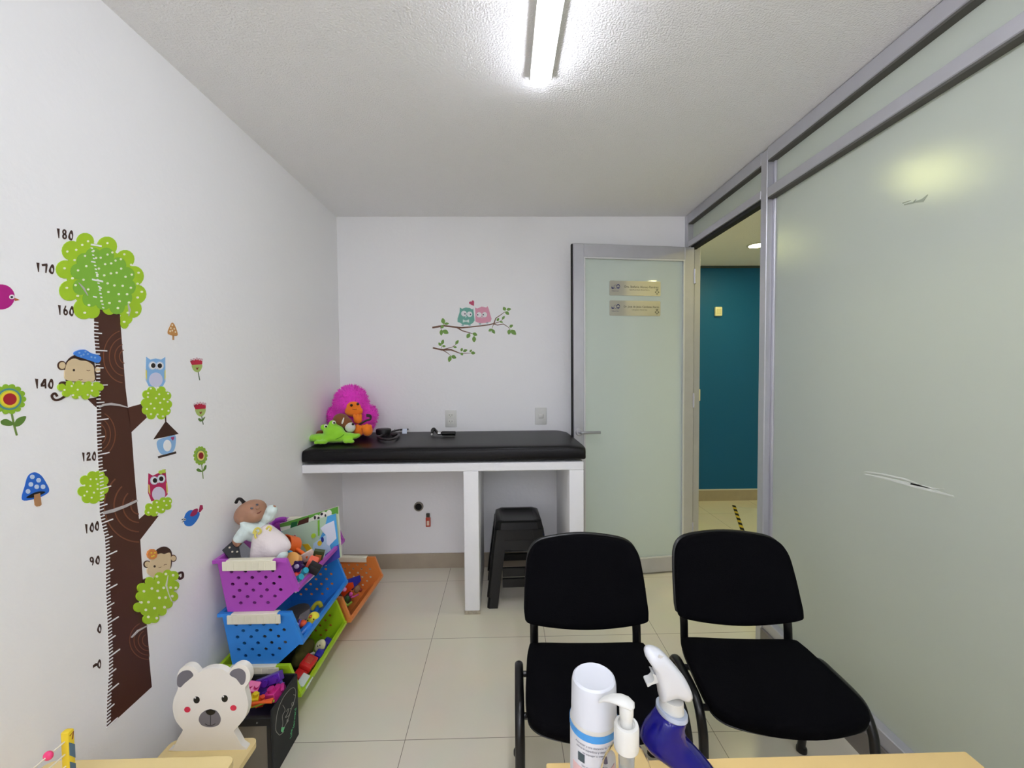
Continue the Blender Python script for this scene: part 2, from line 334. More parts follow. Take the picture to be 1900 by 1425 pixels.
# name plates on the pane (brushed metal)
DRM = Matrix.Rotation(DR, 3, 'Z')
def plate(x0, x1, z0, z1, title, sub, label, ts):
    r = thing('name_plate', label, 'sign', Vector((1.31, 2.845, 0)) + DRM @ Vector(((x0+x1)/2, -.009, z0)), DR, 'name plates on the glass door')
    w, h = x1-x0, z1-z0
    ol = []
    for cx, cy, a in ((w/2-.008, h-.008, 0), (-w/2+.008, h-.008, PI/2), (-w/2+.008, .008, PI), (w/2-.008, .008, 1.5*PI)):
        ol += [(cx+.008*math.cos(a+i*PI/8), cy+.008*math.sin(a+i*PI/8)) for i in range(5)]
    m = mat('#bdb9ad', .34, .85, var=.04, vscale=3)
    MB().prism([ol], 0, .0025, lambda u, v, t: (u, -t, v)).build('plate', m, r)
    D, G, Bl = mat('#2a2825', .6), mat('#6f6a60', .6), mat('#2c2c66', .6)
    F = lambda cx, cz: (lambda x, y, z: (cx+x, -.0028-z, cz+y))
    text_mb(title, ts*.83, .0003, F(.044, h*.60)).build('lettering', D, r, 0)
    text_mb(sub, .0115, .0003, F(.03, h*.39)).build('lettering', G, r, 0)
    text_mb('Pediatric Care', .0085, .0003, F(-w/2+.04, h*.30)).build('lettering', Bl, r, 0)
    lg = MB(); P3 = lambda u, v, t: (u, -.0026-t, v)
    cz = h*.58
    lg.prism([circ(-w/2+.022, cz-.004, .010), circ(-w/2+.023, cz-.001, .0072)], 0, .0006, P3); lg.prism([circ(-w/2+.020, cz-.009, .007, .005)], 0, .0006, P3)
    lg.prism([circ(-w/2+.040, cz, .0115, .013), circ(-w/2+.040, cz, .0100, .0115)], 0, .0006, P3)
    lg.prism([circ(-w/2+.060, cz+.003, .0125, .015), circ(-w/2+.060, cz+.001, .0095, .011)], 0, .0006, P3)
    lg.prism([circ(-w/2+.060, cz-.006, .007, .004)], 0, .0006, P3)
    lg.build('family_logo', Bl, r, 0)
    cr = MB(); cx, cz, q, e = w/2-.025, h*.26, .004, .011
    plus = [(-q,-e),(q,-e),(q,-q),(e,-q),(e,q),(q,q),(q,e),(-q,e),(-q,q),(-e,q),(-e,-q),(-q,-q)]
    cr.prism([[(cx+u*1.25, cz+v*1.25) for u, v in plus], [(cx+u*.82, cz+v*.9) for u, v in plus]], 0, .0006, P3)
    for dx in (-.006, 0, .006): cr.prism([circ(cx+dx, cz+.019, .0018, .004, 10)], 0, .0006, P3)
    cr.build('cross_emblem', D, r, 0); return r
plate(-.601, -.240, 1.913, 2.011, 'Dra. Stefanie Alonso Ramírez', 'NEUMOLOGÍA PEDIÁTRICA', 'upper brushed metal name plate on the frosted door', .0245)
plate(-.601, -.240, 1.778, 1.879, 'Dr. José de Jesús Cárdenas Ibarra', 'CIRUJANO PEDIATRA', 'lower brushed metal name plate on the frosted door', .0222)

# ------------------------------------------------------------------ lamps
lt = thing('ceiling_light', 'long white batten lamp glowing on the stippled ceiling', 'lamp', (.146, .965, ZC))
MB().rbox((-.043, -.590, -.020), (.043, .590, 0), .004, 1).build('housing', M_WHITEPL, lt)
prof = [(.029*math.cos(a), -.020-.026*math.sin(a)) for a in [PI*i/12 for i in range(13)]]
df = MB(); df.loft([[(x, y, z) for x, z in prof] for y in (-.583, .583)])
df.build('diffuser', mat(list(TUBE), .4, emit=TUBE_E), lt, 60)
lt2 = dup(lt, (.146, -.75, ZC), 0, 'added unseen fill batten lamp further along the ceiling')  # this and the battens below are unseen, added to even out the light
lt3 = dup(lt, (.146, -2.3, ZC), 0, 'added unseen fill batten lamp by the wall opposite the bench')
for x, side in ((-.65, 'sticker wall'), (.90, 'partition')):  # more unseen battens, added as fill
    for y, row in ((-1.5, 'first'), (-2.55, 'last')): dup(lt, (x, y, ZC), 0, 'added unseen fill batten lamp on the %s side in the %s row behind the desk' % (side, row))
for x, y, lb in ((2.24, 3.62, 'round warm downlight in the corridor ceiling seen through the doorway'), (2.37, 2.28, 'round warm downlight glowing through the frosted pane'), (2.35, .75, 'round warm downlight in the corridor beside the desk')):
    d = thing('downlight', lb, 'lamp', (x, y, ZC), 0, 'corridor downlights')
    MB().lathe([(.085, 0), (.085, -.006), (.07, -.010), (.066, -.006), (.066, 0)]).build('ring', M_WHITEPL, d)
    MB().lathe([(.064, -.002), (.064, -.007), (.03, -.009), (.001, -.0095)]).build('lens', mat(list(WARM), .4, emit=WARM_E), d)

# ------------------------------------------------------------------ small fixtures
def wall_plate(name, label, cat, c, w=.082, h=.122):
    r = thing(name, label, cat, c)
    ol = circ(0, 0, w/2, h/2, 4)
    MB().rbox((-w/2, -.007, -h/2), (w/2, 0, h/2), .003, 2).build('cover_plate', M_WHITEPL, r); return r
o = wall_plate('wall_outlet', 'white double power outlet on the wall above the bench', 'outlet', (-.376, YB, 1.077))
for dz in (.022, -.022):
    sk = MB().rbox((-.02, -.0095, dz-.015), (.02, -.006, dz+.015), .002, 1).build('socket', mat('#dcdcd6', .4), o)
    hl = MB()
    for dx in (-.008, .008): hl.box((dx-.0013, -.0105, dz-.001), (dx+.0013, -.009, dz+.008))
    hl.cyl((0, -.0105, dz-.008), (0, -.009, dz-.008), .0025, n=10); hl.build('slot', mat('#4a4946', .6), sk)
s = wall_plate('light_switch', 'white single light switch on the wall near the door', 'switch', (.267, YB, 1.088))
MB().rbox((-.019, -.0095, -.0165), (.019, -.006, .0165), .002, 1).build('bezel', mat('#d6d6d0', .4), s)
MB().rbox((-.016, -.013, -.012), (.016, -.008, .012), .002, 2).build('rocker', M_WHITEPL, s)
pp = thing('drain_pipe', 'open drain pipe stub in the wall under the bench', 'pipe', (-.614, YB, .447))
MB().lathe([(.033, 0), (.033, -.012), (.026, -.016), (.024, -.012), (.024, -.001), (.001, -.0005)], M=frame((0, 1, 0))).build('pipe_mouth', mat('#8b8579', .6, var=.1), pp)
MB().lathe([(.0235, -.0125), (.001, -.012)], M=frame((0, 1, 0))).build('pipe_bore', mat('#0a0908', .9), pp)
lg = thing('pocket_lighter', 'red pocket lighter fixed to the wall under the bench', 'lighter', (-.548, YB, .30))
MB().rbox((-.017, -.014, 0), (.017, 0, .068), .004, 2).build('body', mat('#b8412c', .3), lg)
MB().rbox((-.013, -.013, .068), (.013, -.001, .098), .003, 1).build('metal_top', mat('#5a5650', .3, .7), lg)
MB().box((-.009, -.0146, .012), (.009, -.0138, .045)).build('label_print', mat('#e4c9b8', .6), lg)
ch = thing('door_chime', 'small cream wall box on the teal corridor wall', 'wall box', (2.272, YC, 2.018))
MB().rbox((-.038, -.03, -.048), (.038, 0, .048), .008, 2).build('cover', mat('#ece6c4', .4), ch)
MB().rbox((-.024, -.033, -.026), (.024, -.028, .026), .004, 1).build('front_grille', mat('#d9d2ad', .5), ch)
sw = thing('light_switch', 'cream switch plate on the teal corridor wall by the jamb', 'switch', (2.055, YC, 1.137))
MB().rbox((-.037, -.008, -.062), (.037, 0, .062), .003, 1).build('cover_plate', mat('#ece6c4', .4), sw)
MB().rbox((-.012, -.012, -.02), (.012, -.007, .02), .002, 1).build('rocker', mat('#d9d2ad', .5), sw)
# corridor mat with hazard tape edge
fm = thing('floor_mat', 'white floor mat edged with black and yellow hazard tape', 'mat', (2.36, 4.19, 0), -.42)
MB().box((.03, -.9, 0), (.8, -.03, .004)).build('mat_surface', mat('#cfcdc0', .7), fm)
tp = MB(); tb = MB()
for i in range(14):
    y0 = -i*.065; (tp if i % 2 else tb).prism([[(0, y0+.0), (.03, y0-.02), (.03, y0-.085), (0, y0-.065)]], 0, .005, lambda u, v, t: (u, v, t))
tp.build('yellow_stripe', mat('#cdb334', .6), fm); tb.build('black_stripe', mat('#171613', .6), fm)
# ------------------------------------------------------------------ masonry bench and pad
BF = 2.365
bn = thing('examination_bench', 'white masonry bench with two support walls along the back wall', 'bench', (-.35, 2.66, 0))
MB().rbox((XL+.001, BF, .838), (.461, YB-.001, .886), .004, 1).build('slab', M_WALL, bn, world=True)
MB().rbox((-.235, BF, 0), (-.148, YB-.012, .838), .005, 2).build('support_wall', M_WALL, bn, world=True)
MB().rbox((.377, BF, 0), (.461, YB-.012, .838), .005, 2).build('support_wall', M_WALL, bn, world=True)
MB().box((-.237, BF-.002, 0), (-.146, BF+.004, .022)).build('scuffed_foot', mat('#a39a88', .7, var=.25, vscale=60), bn, world=True)
M_VINYL = mat('#08070a', .38, spec=.27, bump=.08, bscale=160)
M_VINYLTOP = M_VINYL
pd = MB(); n = 26
xs = [XL+.002, XL+.004] + [XL+.006 + (.454-XL)*i/n for i in range(1, n)] + [.464, .466]
def pad_section(x):
    w = .006*math.sin(9*x)+.004*math.sin(23*x+1); k = min(1, (x-XL)/.05, (.470-x)/.035); k = max(.25, k)**.5
    top = .888+.096*(.72+.28*k)
    e = max(0, (x-.2)/.27)**2
    pts = [(x, BF-.004, .888), (x, BF-.012*k, .91), (x, BF-.012*k, top-.025), (x, BF-.002, top-.006+w*.3), (x, BF+.03, top), (x, BF+.25, top+.008+w*.4), (x, YB-.04, top+.012), (x, YB-.008, top), (x, YB-.004, .888)]
    return [(px+e*(.010 if py < BF+.05 else -.006 if py < BF+.3 else -.024), py, pz) for px, py, pz in pts]
pd.loft([pad_section(x) for x in xs])
pdr = thing('examination_pad', 'black vinyl pad covering the top of the white bench', 'cushion', (-.35, 2.66, .886))
o = pd.build('cover', M_VINYL, pdr, 50, world=True); b = o.modifiers.new('sub', 'SUBSURF'); b.levels = b.render_levels = 2
sm = MB().tube([(x, BF-.0125+.001*math.sin(20*x), .966+.002*math.sin(9*x)) for x in xs[3:-3]], .0022, 8)
sm.build('seam', M_VINYL, pdr, world=True)

# ------------------------------------------------------------------ visitor chairs
M_FAB = mat('#08080b', .95, spec=.06, bump=.2, bscale=500)
M_TUBE = mat('#08080a', .3, spec=.45)
def make_chair(label):
    t = thing('visitor_chair', label, 'chair', (0, 0, 0), 0, 'black visitor chairs')
    seat = [(-.187,.19),(-.06,.192),(.06,.192),(.187,.19),(.210,.165),(.220,.05),(.225,-.07),(.216,-.125),(.17,-.158),(.06,-.182),(-.06,-.182),(-.17,-.158),(-.216,-.125),(-.225,-.07),(-.220,.05),(-.210,.165)]
    seat = spline(seat, 4)
    cushion(seat, .042, lambda u, v, h: (u, v, .400+h+.10*(u*u)*(1 if v > -.1 else .6)-.25*max(0, -v-.08)**2*3)).build('seat', M_FAB, t, 60)
    cushion([(u*.985, v*.985) for u, v in seat], .012, lambda u, v, h: (u, v, .394+h)).build('seat_pan', M_BLACKPL, t, 60)
    bo = [(-.10,.293),(0,.300),(.10,.293),(.170,.278),(.204,.240),(.215,.17),(.220,.09),(.221,.035),(.205,.012),(.11,-.008),(0,-.016),(-.11,-.008),(-.205,.012),(-.221,.035),(-.220,.09),(-.215,.17),(-.204,.240),(-.170,.278)]
    bo = spline([(u, v-.145) for u, v in bo], 4); lean = math.radians(19)
    def bf(off, s=1):
        def f(u, v, h):
            y = -h*s + off + 0.35*u*u*-1 + .3*v*v*0; vv = v
            return (u, .250 + y*math.cos(lean) + vv*math.sin(lean), .646 + vv*math.cos(lean))
        return f
    cushion(bo, .036, bf(0)).build('backrest', M_FAB, t, 60)
    cushion([(u*1.005, v*1.005) for u, v in bo], .016, bf(.002, -1)).build('backrest_shell', M_BLACKPL, t, 60)
    MB().box((.2205, .232, .585), (.2265, .237, .612)).build('fabric_tag', M_BLACKPL, t)
    for s in (-1, 1):
        x = s*.243
        p = [(x+s*.004, -.135, 0), (x+s*.002, -.125, .12), (x, -.112, .30), (x, -.098, .36), (x, -.065, .402), (x, -.02, .412), (x, .06, .410), (x, .115, .407), (x, .145, .390), (x, .16, .35), (x, .19, .15), (x, .215, 0)]
        lf = MB().tube(spline(p, 5, False), .0145, 12, flat=.72).build('leg_frame', M_TUBE, t, 60)
        for y in (-.135, .215): MB().lathe([(.0175, 0), (.0175, .014), (.015, .018)], (x+s*.004, y, -.0005)).build('foot_cap', M_BLACKPL, lf)
        q = [(s*.175, .06, .385), (s*.180, .15, .382), (s*.184, .196, .395), (s*.186, .204, .43), (s*.186, .210, .49), (s*.186, .238, .57), (s*.184, .275, .68)]
        MB().tube(spline(q, 5, False), .015, 10, flat=.5, up=(1, 0, 0)).build('back_support', M_TUBE, t, 60)
    for y in (-.07, .10): MB().tube([(-.243, y, .390), (.243, y, .390)], .0095, 10).build('crossbar', M_TUBE, t)
    return t
ch1 = make_chair('black fabric visitor chair in front of the stools and open door'); ch1.location = (.285, 1.26, 0); ch1.rotation_euler.z = math.radians(-1.5)
ch2 = dup(ch1, (.832, 1.265, 0), math.radians(-4), 'black fabric visitor chair beside the frosted partition')

# ------------------------------------------------------------------ stacked plastic stools
M_STOOL = mat('#060608', .34, spec=.4)
def make_stool(label, loc, rz):
    t = thing('plastic_stool', label, 'stool', loc, rz, 'stacked black stools')
    H_, a, b = .432, .135, .19
    ol = []
    for cx, cy, k in ((a-.03, a-.03, 0), (-a+.03, a-.03, 1), (-a+.03, -a+.03, 2), (a-.03, -a+.03, 3)):
        for i in range(5):
            g = k*PI/2+i*PI/8; rr = .03-.010*math.sin(2*(g-k*PI/2)); ol.append((cx+rr*math.cos(g), cy+rr*math.sin(g)))
    mb = MB(); mb.loft([[(x*1.10, y*1.10, H_-.05) for x, y in ol], [(x*1.03, y*1.03, H_-.006) for x, y in ol], [(x*.97, y*.97, H_) for x, y in ol], [(x*.80, y*.80, H_-.001) for x, y in ol], [(x*.76, y*.76, H_-.006) for x, y in ol]])
    mb.build('seat', M_STOOL, t, 40)
    for sx in (-1, 1):
        for sy in (-1, 1):
            def ring(z, w):
                k = a+.008+(b-a)*(H_-z)/H_
                x1, y1 = sx*k, sy*k; x0, y0 = sx*(k-w), sy*(k-w); m_ = .012
                return [(x0, y1, z), (x1-sx*m_, y1, z), (x1, y1-sy*m_, z), (x1, y0, z), (x1-sx*.014, y0, z), (x1-sx*.014, y1-sy*.014, z), (x0, y1-sy*.014, z)][::sx*sy]
            MB().loft([ring(0, .062), ring(.2, .064), ring(H_-.045, .07)]).build('leg', M_STOOL, t, 40)
    for k, (dx, dy) in enumerate(((0, -1), (0, 1), (-1, 0), (1, 0))):
        for z0, z1, nm in ((H_-.105, H_-.045, 'apron'), (.115, .165, 'stretcher')):
            def P(u, z, off):
                kk = a+.004+(b-a)*(H_-z)/H_-off
                return (u, dy*kk, z) if dx == 0 else (dx*kk, u, z)
            w0 = a-.03; m2 = MB()
            m2.loft([[P(-w0, z0, 0), P(w0, z0, 0), P(w0, z1, 0), P(-w0, z1, 0)], [P(-w0, z0, .012), P(w0, z0, .012), P(w0, z1, .012), P(-w0, z1, .012)]])
            r0 = z1-.004 if nm == 'apron' else z1
            m2.loft([[P(-w0, z1-.004, -.004), P(w0, z1-.004, -.004), P(w0, z1, -.004), P(-w0, z1, -.004)], [P(-w0, z1-.004, .012), P(w0, z1-.004, .012), P(w0, z1, .012), P(-w0, z1, .012)]])
            m2.build(nm, M_STOOL, t, 30)
    return t
st1 = make_stool('lower black plastic stool, its feet on the floor under the bench', (.085, 2.62, 0), .03)
st2 = dup(st1, (.085, 2.62, .066), .03, 'upper black plastic stool nested on top of the other under the bench')

# ------------------------------------------------------------------ desk with bottles
M_WOOD = mat('#dfc080', .45, var=.05, vscale=6)
dk = thing('desk', 'pale wood desk with the cleaning bottles on it', 'desk', (.5, .35, 0))
MB().rbox((.067, -.15, .722), (.80, .682, .75), .003, 2).build('desktop', M_WOOD, dk, world=True)
for x in (.09, .755): MB().box((x, -.12, 0), (x+.022, .63, .722)).build('side_panel', M_WOOD, dk, world=True)
MB().box((.112, .56, .25), (.755, .578, .722)).build('modesty_panel', M_WOOD, dk, world=True)
DZ = .75
# big white canister
cx, cy = .128, .585
cn = thing('disinfectant_canister', 'tall white canister with a printed label and flat white cap', 'bottle', (cx, cy, DZ))
R = .0335
MB().lathe([(R-.002, 0), (R+.001, .004), (R+.001, .164), (R-.0005, .168)]).build('body', mat('#c9c6be', .35), cn)
MB().lathe([(R-.0004, .168), (R-.0008, .172), (R-.0015, .214), (R-.003, .221), (R-.006, .2235), (R-.010, .2225), (.001, .2222)], n=40).build('cap', mat('#cfd2da', .3, spec=.5), cn, 30)
def wrap(a0, a1, z0, z1, rr, n=16):
    return MB().loft([[(rr*math.cos(a), rr*math.sin(a), z0), ((rr+.0004)*math.cos(a), (rr+.0004)*math.sin(a), z0), ((rr+.0004)*math.cos(a), (rr+.0004)*math.sin(a), z1), (rr*math.cos(a), rr*math.sin(a), z1)] for a in [a0+(a1-a0)*i/n for i in range(n+1)]])
wrap(-PI*.98, PI*.0, .01, .153, R+.0011).build('label', mat('#d0d0d6', .45), cn)
wrap(-PI*.98, PI*.98, .153, .163, R+.0012, 40).build('blue_stripe', mat('#3f8fd2', .4), cn)
wrap(-2.75, -.7, .02, .113, R+.0016).build('pink_panel', mat('#d9b3b4', .5), cn)
tx = MB(); G_ = mat('#4a4f70', .6)
def row(txt, z, size, a_mid, d=.0022):
    rr = R+d
    return text_mb(txt, size, .0002, lambda x, y, zz: (rr*math.cos(a_mid+x/rr)+zz*0, rr*math.sin(a_mid+x/rr), z+y))
for txt, z, s_, a in (('Atomizar a una distancia de 20 cm', .147, .0042, -1.75), ('sobre la superficie y dejar actuar', .1415, .0042, -1.75), ('no enjuagar ni mezclar', .136, .0038, -1.75), ('Uso exclusivo en superficies', .117, .0036, -1.7)):
    q = row(txt, z, s_, a); tx.add(q.v, q.f)
for k in range(8):
    q = row('agua  alcohol  conservador', .106-.0065*k, .0036, -1.72, .0024); tx.add(q.v, q.f)
tx.build('lettering', G_, cn, 0)
for a0, a1, m_ in ((-2.45, -2.15, '#3b4a52'), (-1.45, -1.1, '#4d4a6c')): wrap(a0, a1, .121, .133, R+.0016, 5).build('pictogram', mat(m_, .5), cn)
# clear pump bottle
cx, cy = .158, .525
pb = thing('pump_bottle', 'clear sanitizer bottle with a white pump between canister and blue sprayer', 'bottle', (cx, cy, DZ))
M_CLEAR = mat('#f4f7fa', .03, trans=1, ior=1.06)
MB().lathe([(.030, 0), (.033, .004), (.033, .112), (.0315, .133), (.026, .154), (.019, .168), (.0145, .174), (.0135, .180)], n=36, sx=1.12, sy=.9).build('body', M_CLEAR, pb)
MB().lathe([(.0158, .172), (.0162, .175), (.0162, .200), (.0150, .204), (.0115, .205), (.0105, .202), (.0085, .202)], n=32).build('collar', M_WHITEPL, pb, 30)
MB().lathe([(.0078, .198), (.0078, .223)]).build('pump_stem', M_WHITEPL, pb)
hd = MB().lathe([(.0086, .214), (.0090, .216), (.0092, .2285), (.008, .2305), (.001, .231)])
ang = math.radians(146); dx, dy = math.cos(ang), math.sin(ang)
P5 = [Vector((dx*r_, dy*r_, z_)) for r_, z_ in ((-.0095, .2285), (-.008, .2305), (0, .2325), (.010, .2325), (.020, .2300), (.030, .2245), (.037, .2180))]
hd.tube(P5, [.003, .0075, .0102, .0100, .0080, .0056, .0035], 14, flat=.42, up=(-dy, dx, 0)).build('pump_head', M_WHITEPL, pb, 60)
MB().lathe([(.0095, .142), (.0105, .172)]).build('pump_chamber', mat('#dfe3e6', .15, trans=.7, ior=1.2), pb)
MB().tube([(0, 0, .145), (.002, .001, .01)], .0026, 8).build('dip_tube', mat('#dfe5ea', .2, trans=.5), pb)
wl = MB()
for a0, a1 in ((-2.9, -1.9),):
    wl.loft([[(.0372*math.cos(a), .0300*math.sin(a), .02), (.0378*math.cos(a), .0306*math.sin(a), .02), (.0378*math.cos(a), .0306*math.sin(a), .098), (.0372*math.cos(a), .0300*math.sin(a), .098)] for a in [a0+(a1-a0)*i/12 for i in range(13)]])
wl.build('label', mat('#a9c9e2', .4), pb)
# blue trigger sprayer, leaning
YS = .60
sp = thing('spray_bottle', 'blue cleaner bottle with a white trigger spray head', 'bottle', at(1345, 1470, 'y', YS) * 1)
sp.location.z = DZ
Q = lambda x, y: (1000+x*.17895, 1190+y*.17895)
def sec(l, r, depth, n=24):
    a, b = at(*Q(*l), 'y', YS), at(*Q(*r), 'y', YS); c = (a+b)/2; ax = (b-a)/2
    return [c + ax*math.cos(2*PI*j/n) + Vector((0, 1, 0))*depth*math.sin(2*PI*j/n) for j in range(n)]
body = MB().loft([sec((1240,700),(1520,745),.020), sec((1165,790),(1520,800),.022), sec((1100,880),(1495,870),.025), sec((1045,985),(1515,965),.028), sec((1100,1080),(1575,1045),.030), sec((1260,1190),(1660,1140),.031), sec((1430,1300),(1760,1255),.032), sec((1560,1440),(1880,1400),.032), sec((1640,1640),(1960,1600),.032), sec((1690,1760),(1985,1760),.031)])
for v in body.v: v.z = max(v.z, DZ+.0005)
body.build('bottle', mat('#120c80', .12, spec=.6, trans=.35, ior=1.35), sp, 180, world=True)
MB().loft([sec((1222,655),(1530,730),.0225), sec((1220,700),(1533,765),.0235), sec((1232,718),(1522,778),.0215)]).build('neck_ring', mat('#aab3c6', .35), sp, 40, world=True)
MB().loft([sec((1258,560),(1490,600),.017), sec((1252,670),(1497,712),.018)]).build('neck', mat('#c9c9c5', .4), sp, 40, world=True)
head = [(1096,105),(1110,75),(1145,62),(1205,72),(1262,98),(1330,160),(1420,262),(1500,360),(1560,470),(1580,540),(1568,580),(1530,598),(1490,585),(1420,560),(1330,580),(1258,600),(1240,520),(1215,420),(1190,320),(1165,240),(1130,195),(1100,145)]
def head_f(u, v, h): 
    p = at(*Q(u+1330, v+330), 'y', YS); return (p.x, YS+h-.016, p.z)
ho = spline([(a-1330, b-330) for a, b in head], 3)
cushion(ho, .032, head_f, ((0,0,.55),(0,.06,.80),(0,.2,.94),(0,.5,1),(0,.8,.94),(0,.94,.80),(0,1,.55))).build('spray_head', mat('#cfd1d6', .3, spec=.5), sp, 70, world=True)
tr = spline([(1160,300),(1178,350),(1150,385),(1108,398),(1102,415),(1112,432),(1150,410),(1195,395),(1215,380),(1200,320)], 3)
MB().prism([tr], YS-.008, YS+.008, lambda u, v, t: (lambda p: (p.x, t, p.z))(at(*Q(u, v), 'y', YS))).build('trigger', mat('#c9cac9', .35), sp, 30, world=True)
tri = MB().prism([[(1245,140),(1238,172),(1265,180),(1295,160)]], 0, .0006, lambda u, v, t: (lambda p: (p.x, YS-.0142-t, p.z))(at(*Q(u, v), 'y', YS-.015)))
tri.build('moulded_arrow', mat('#c3c3c2', .5), sp, 0, world=True)
# ------------------------------------------------------------------ stacking bins
def make_bin(color, label, loc, rz=0, L=.45, casters=False, light=None):
    m = mat(color, .38, spec=.5); t = thing('storage_bin', label, 'toy bin', loc, rz, 'stacking toy bins')
    # local: x from the wall outwards 0..31 cm, y along the wall 0..L
    prof = [(0, .206), (.27, .206), (.312, .088), (.215, 0), (.035, 0)]
    holes = []
    for i in range(6):
        z = .160-.0252*i
        for k in range(4):
            x = .055+.012*(i//2)*.25+(.026 if i % 2 else 0)+.053*k
            if i == 5 and k == 3: continue
            if x < .262-(.05*max(0, (.09-z))/.09 if z < .09 else 0): holes.append(circ(x, z, .0076, .0066, 8))
    b = MB()
    for y0 in (0, L-.004): b.prism([prof]+holes, y0, y0+.004, lambda u, v, q: (u, q, v))
    b.loft([[(.004+.035*k, .004, .205*(1-k)+.001), (.0+.035*k, .004, .205*(1-k)+.001), (.0+.035*k, L-.004, .205*(1-k)+.001), (.004+.035*k, L-.004, .205*(1-k)+.001)] for k in (0, 1)])
    b.box((.035, .004, 0), (.215, L-.004, .004))
    b.loft([[(.215, .004, 0), (.215, L-.004, 0), (.215, L-.004, .004), (.215, .004, .004)], [(.312, .004, .088), (.312, L-.004, .088), (.308, L-.004, .09), (.308, .004, .09)]])
    b.build('tray', m, t, 25)
    r = MB(); q = .016
    for y0, y1, s in ((-.010, .0045, -1), (L-.0045, L+.010, 1)):
        r.prism([[(-.004, .2095), (.272, .2095), (.318, .088), (.310, .080), (.300, .092), (.264, .197), (-.004, .197)]], y0, y1, lambda u, v, k: (u, k, v))
    r.loft([[(.304, -.0112, .0815), (.3185, -.0112, .0815), (.3185, -.0112, .0965), (.304, -.0112, .0965)], [(.304, L+.0112, .0815), (.3185, L+.0112, .0815), (.3185, L+.0112, .0965), (.304, L+.0112, .0965)]])
    r.box((-.0105, -.0108, .1965), (.0032, L+.0108, .2092))
    r.build('rim', m, t, 25)
    for y0, s in ((-.002, -1), (L+.002, 1)):
        c = MB(); y1 = y0+s*.016; lo, hi = min(y0-s*.012, y1), max(y0-s*.012, y1)
        c.rbox((.045, lo, .2035), (.222, hi, .2115), .003, 2); c.rbox((.045, min(y0-s*.012, y0-s*.015), .18), (.222, max(y0-s*.012, y0-s*.015), .2085), .001, 1); c.rbox((.030, min(y1, y1-s*.005), .170), (.236, max(y1, y1-s*.005), .2065), .002, 1)
        for i in range(8): x = .05+.0238*i; c.box((x, min(y1, y1+s*.0015), .172), (x+.002, max(y1, y1+s*.0015), .2045))
        c.build('handle_clip', mat('#e6e2cd', .45), t, 30)
    if casters:
        for x in (.06, .20):
            for y in (.04, L-.04):
                k = MB().cyl((x-.008, y, .017-.055), (x+.008, y, .017-.055), .0175); k.box((x-.011, y-.008, .02-.055), (x+.011, y+.008, 0)); k.build('caster', M_BLACKPL, t)
    return t
BX, BY = -1.125, 1.615
make_bin('#a947b4', 'purple stacking bin at the top, holding the doll and picture books', (BX, BY, .480))
make_bin('#2f86dc', 'blue stacking bin between the purple and lime bins, holding a yellow chick', (BX+.012, BY, .268))
make_bin('#a8cf22', 'lime green stacking bin under the blue one, holding a red truck', (BX, BY, .056), casters=True)
make_bin('#dd8440', 'orange stacking bin on the floor behind the lime one', (BX+.02, 2.115, .056), -.06, casters=True)

# ------------------------------------------------------------------ toys in the bins
def toy(name, label, mb, m, parts=(), group=None, smooth=40):
    """mb in world coordinates; parts: (name, mb, material)"""
    cat = 'toy'
    if not parts:
        o = mb.build(name, m, smooth=smooth); return tag(o, label, cat, group)
    lo = [min(v[i] for v in mb.v) for i in range(3)]; hi = [max(v[i] for v in mb.v) for i in range(3)]
    t = thing(name, label, cat, ((lo[0]+hi[0])/2, (lo[1]+hi[1])/2, lo[2]), 0, group)
    mb.build('body', m, t, smooth, world=True)
    for nm, b, mm in parts: b.build(nm, mm, t, smooth, world=True)
    return t
def Rm(rx, ry, rz): return rotm(rx, ry, rz)
# picture books standing in the purple bin
def book(name, label, q, t, cover, art):
    mb = MB().quadbox(q, t); r = thing(name, label, 'book', (sum((Vector(p) for p in q), Vector())/4))
    lo = min(p[2] for p in q); r.location.z = lo
    mb.build('cover', cover, r, 0, world=True)
    q = [Vector(p) for p in q]; n = (q[1]-q[0]).cross(q[3]-q[0]).normalized()
    def bl(u, v, k): return q[3]*(1-u)*(1-v)+q[2]*u*(1-v)+q[1]*u*v+q[0]*(1-u)*v - n*k
    for i, (nm, loops, m) in enumerate(art):
        a = MB()
        for l in loops: a.prism([l], 0, .0006+.0004*i, bl)
        a.build(nm, m, r, 0, world=True)
    pg = MB().quadbox([bl(.02, .97, -.002), bl(.985, .97, -.002), bl(.985, .02, -.002), bl(.02, .02, -.002)], max(.001, t-.004))
    return r
yb = 2.012
A = lambda px, py, y=yb: at(px, py, 'y', y)
qb = [A(519,972,yb+.012), A(627,940,yb+.012), A(633,1034,yb), A(533,1064,yb)]
book('picture_book', 'green edged picture book standing behind the blue one in the purple bin', qb, .010, mat('#e4ead8', .35),
     [('green_band', [[(.0,.93),(.3,.90),(.6,.95),(1,.86),(1,1),(0,1)]], mat('#5fa03e', .4)), ('dark_band', [[(.28,.86),(.48,.86),(.5,.97),(.33,.95)]], mat('#4a2a22', .4)), ('green_shape', [[(.16,.84),(.28,.84),(.30,.95),(.2,.96)]], mat('#1f6a39', .4)),
      ('white_shape', [circ(.62,.90,.06,.07,12), circ(.74,.93,.06,.06,12), circ(.84,.92,.05,.07,12)], mat('#eeeae4', .4)), ('black_spot', [circ(.60,.92,.02,.04,8), circ(.66,.89,.02,.03,8), circ(.72,.95,.025,.03,8), circ(.78,.90,.015,.03,8)], mat('#22222c', .4))])
qf = [A(512,989,yb-.012), A(623,953,yb-.012), A(631,1034,yb-.03), A(545,1082,yb-.03)]
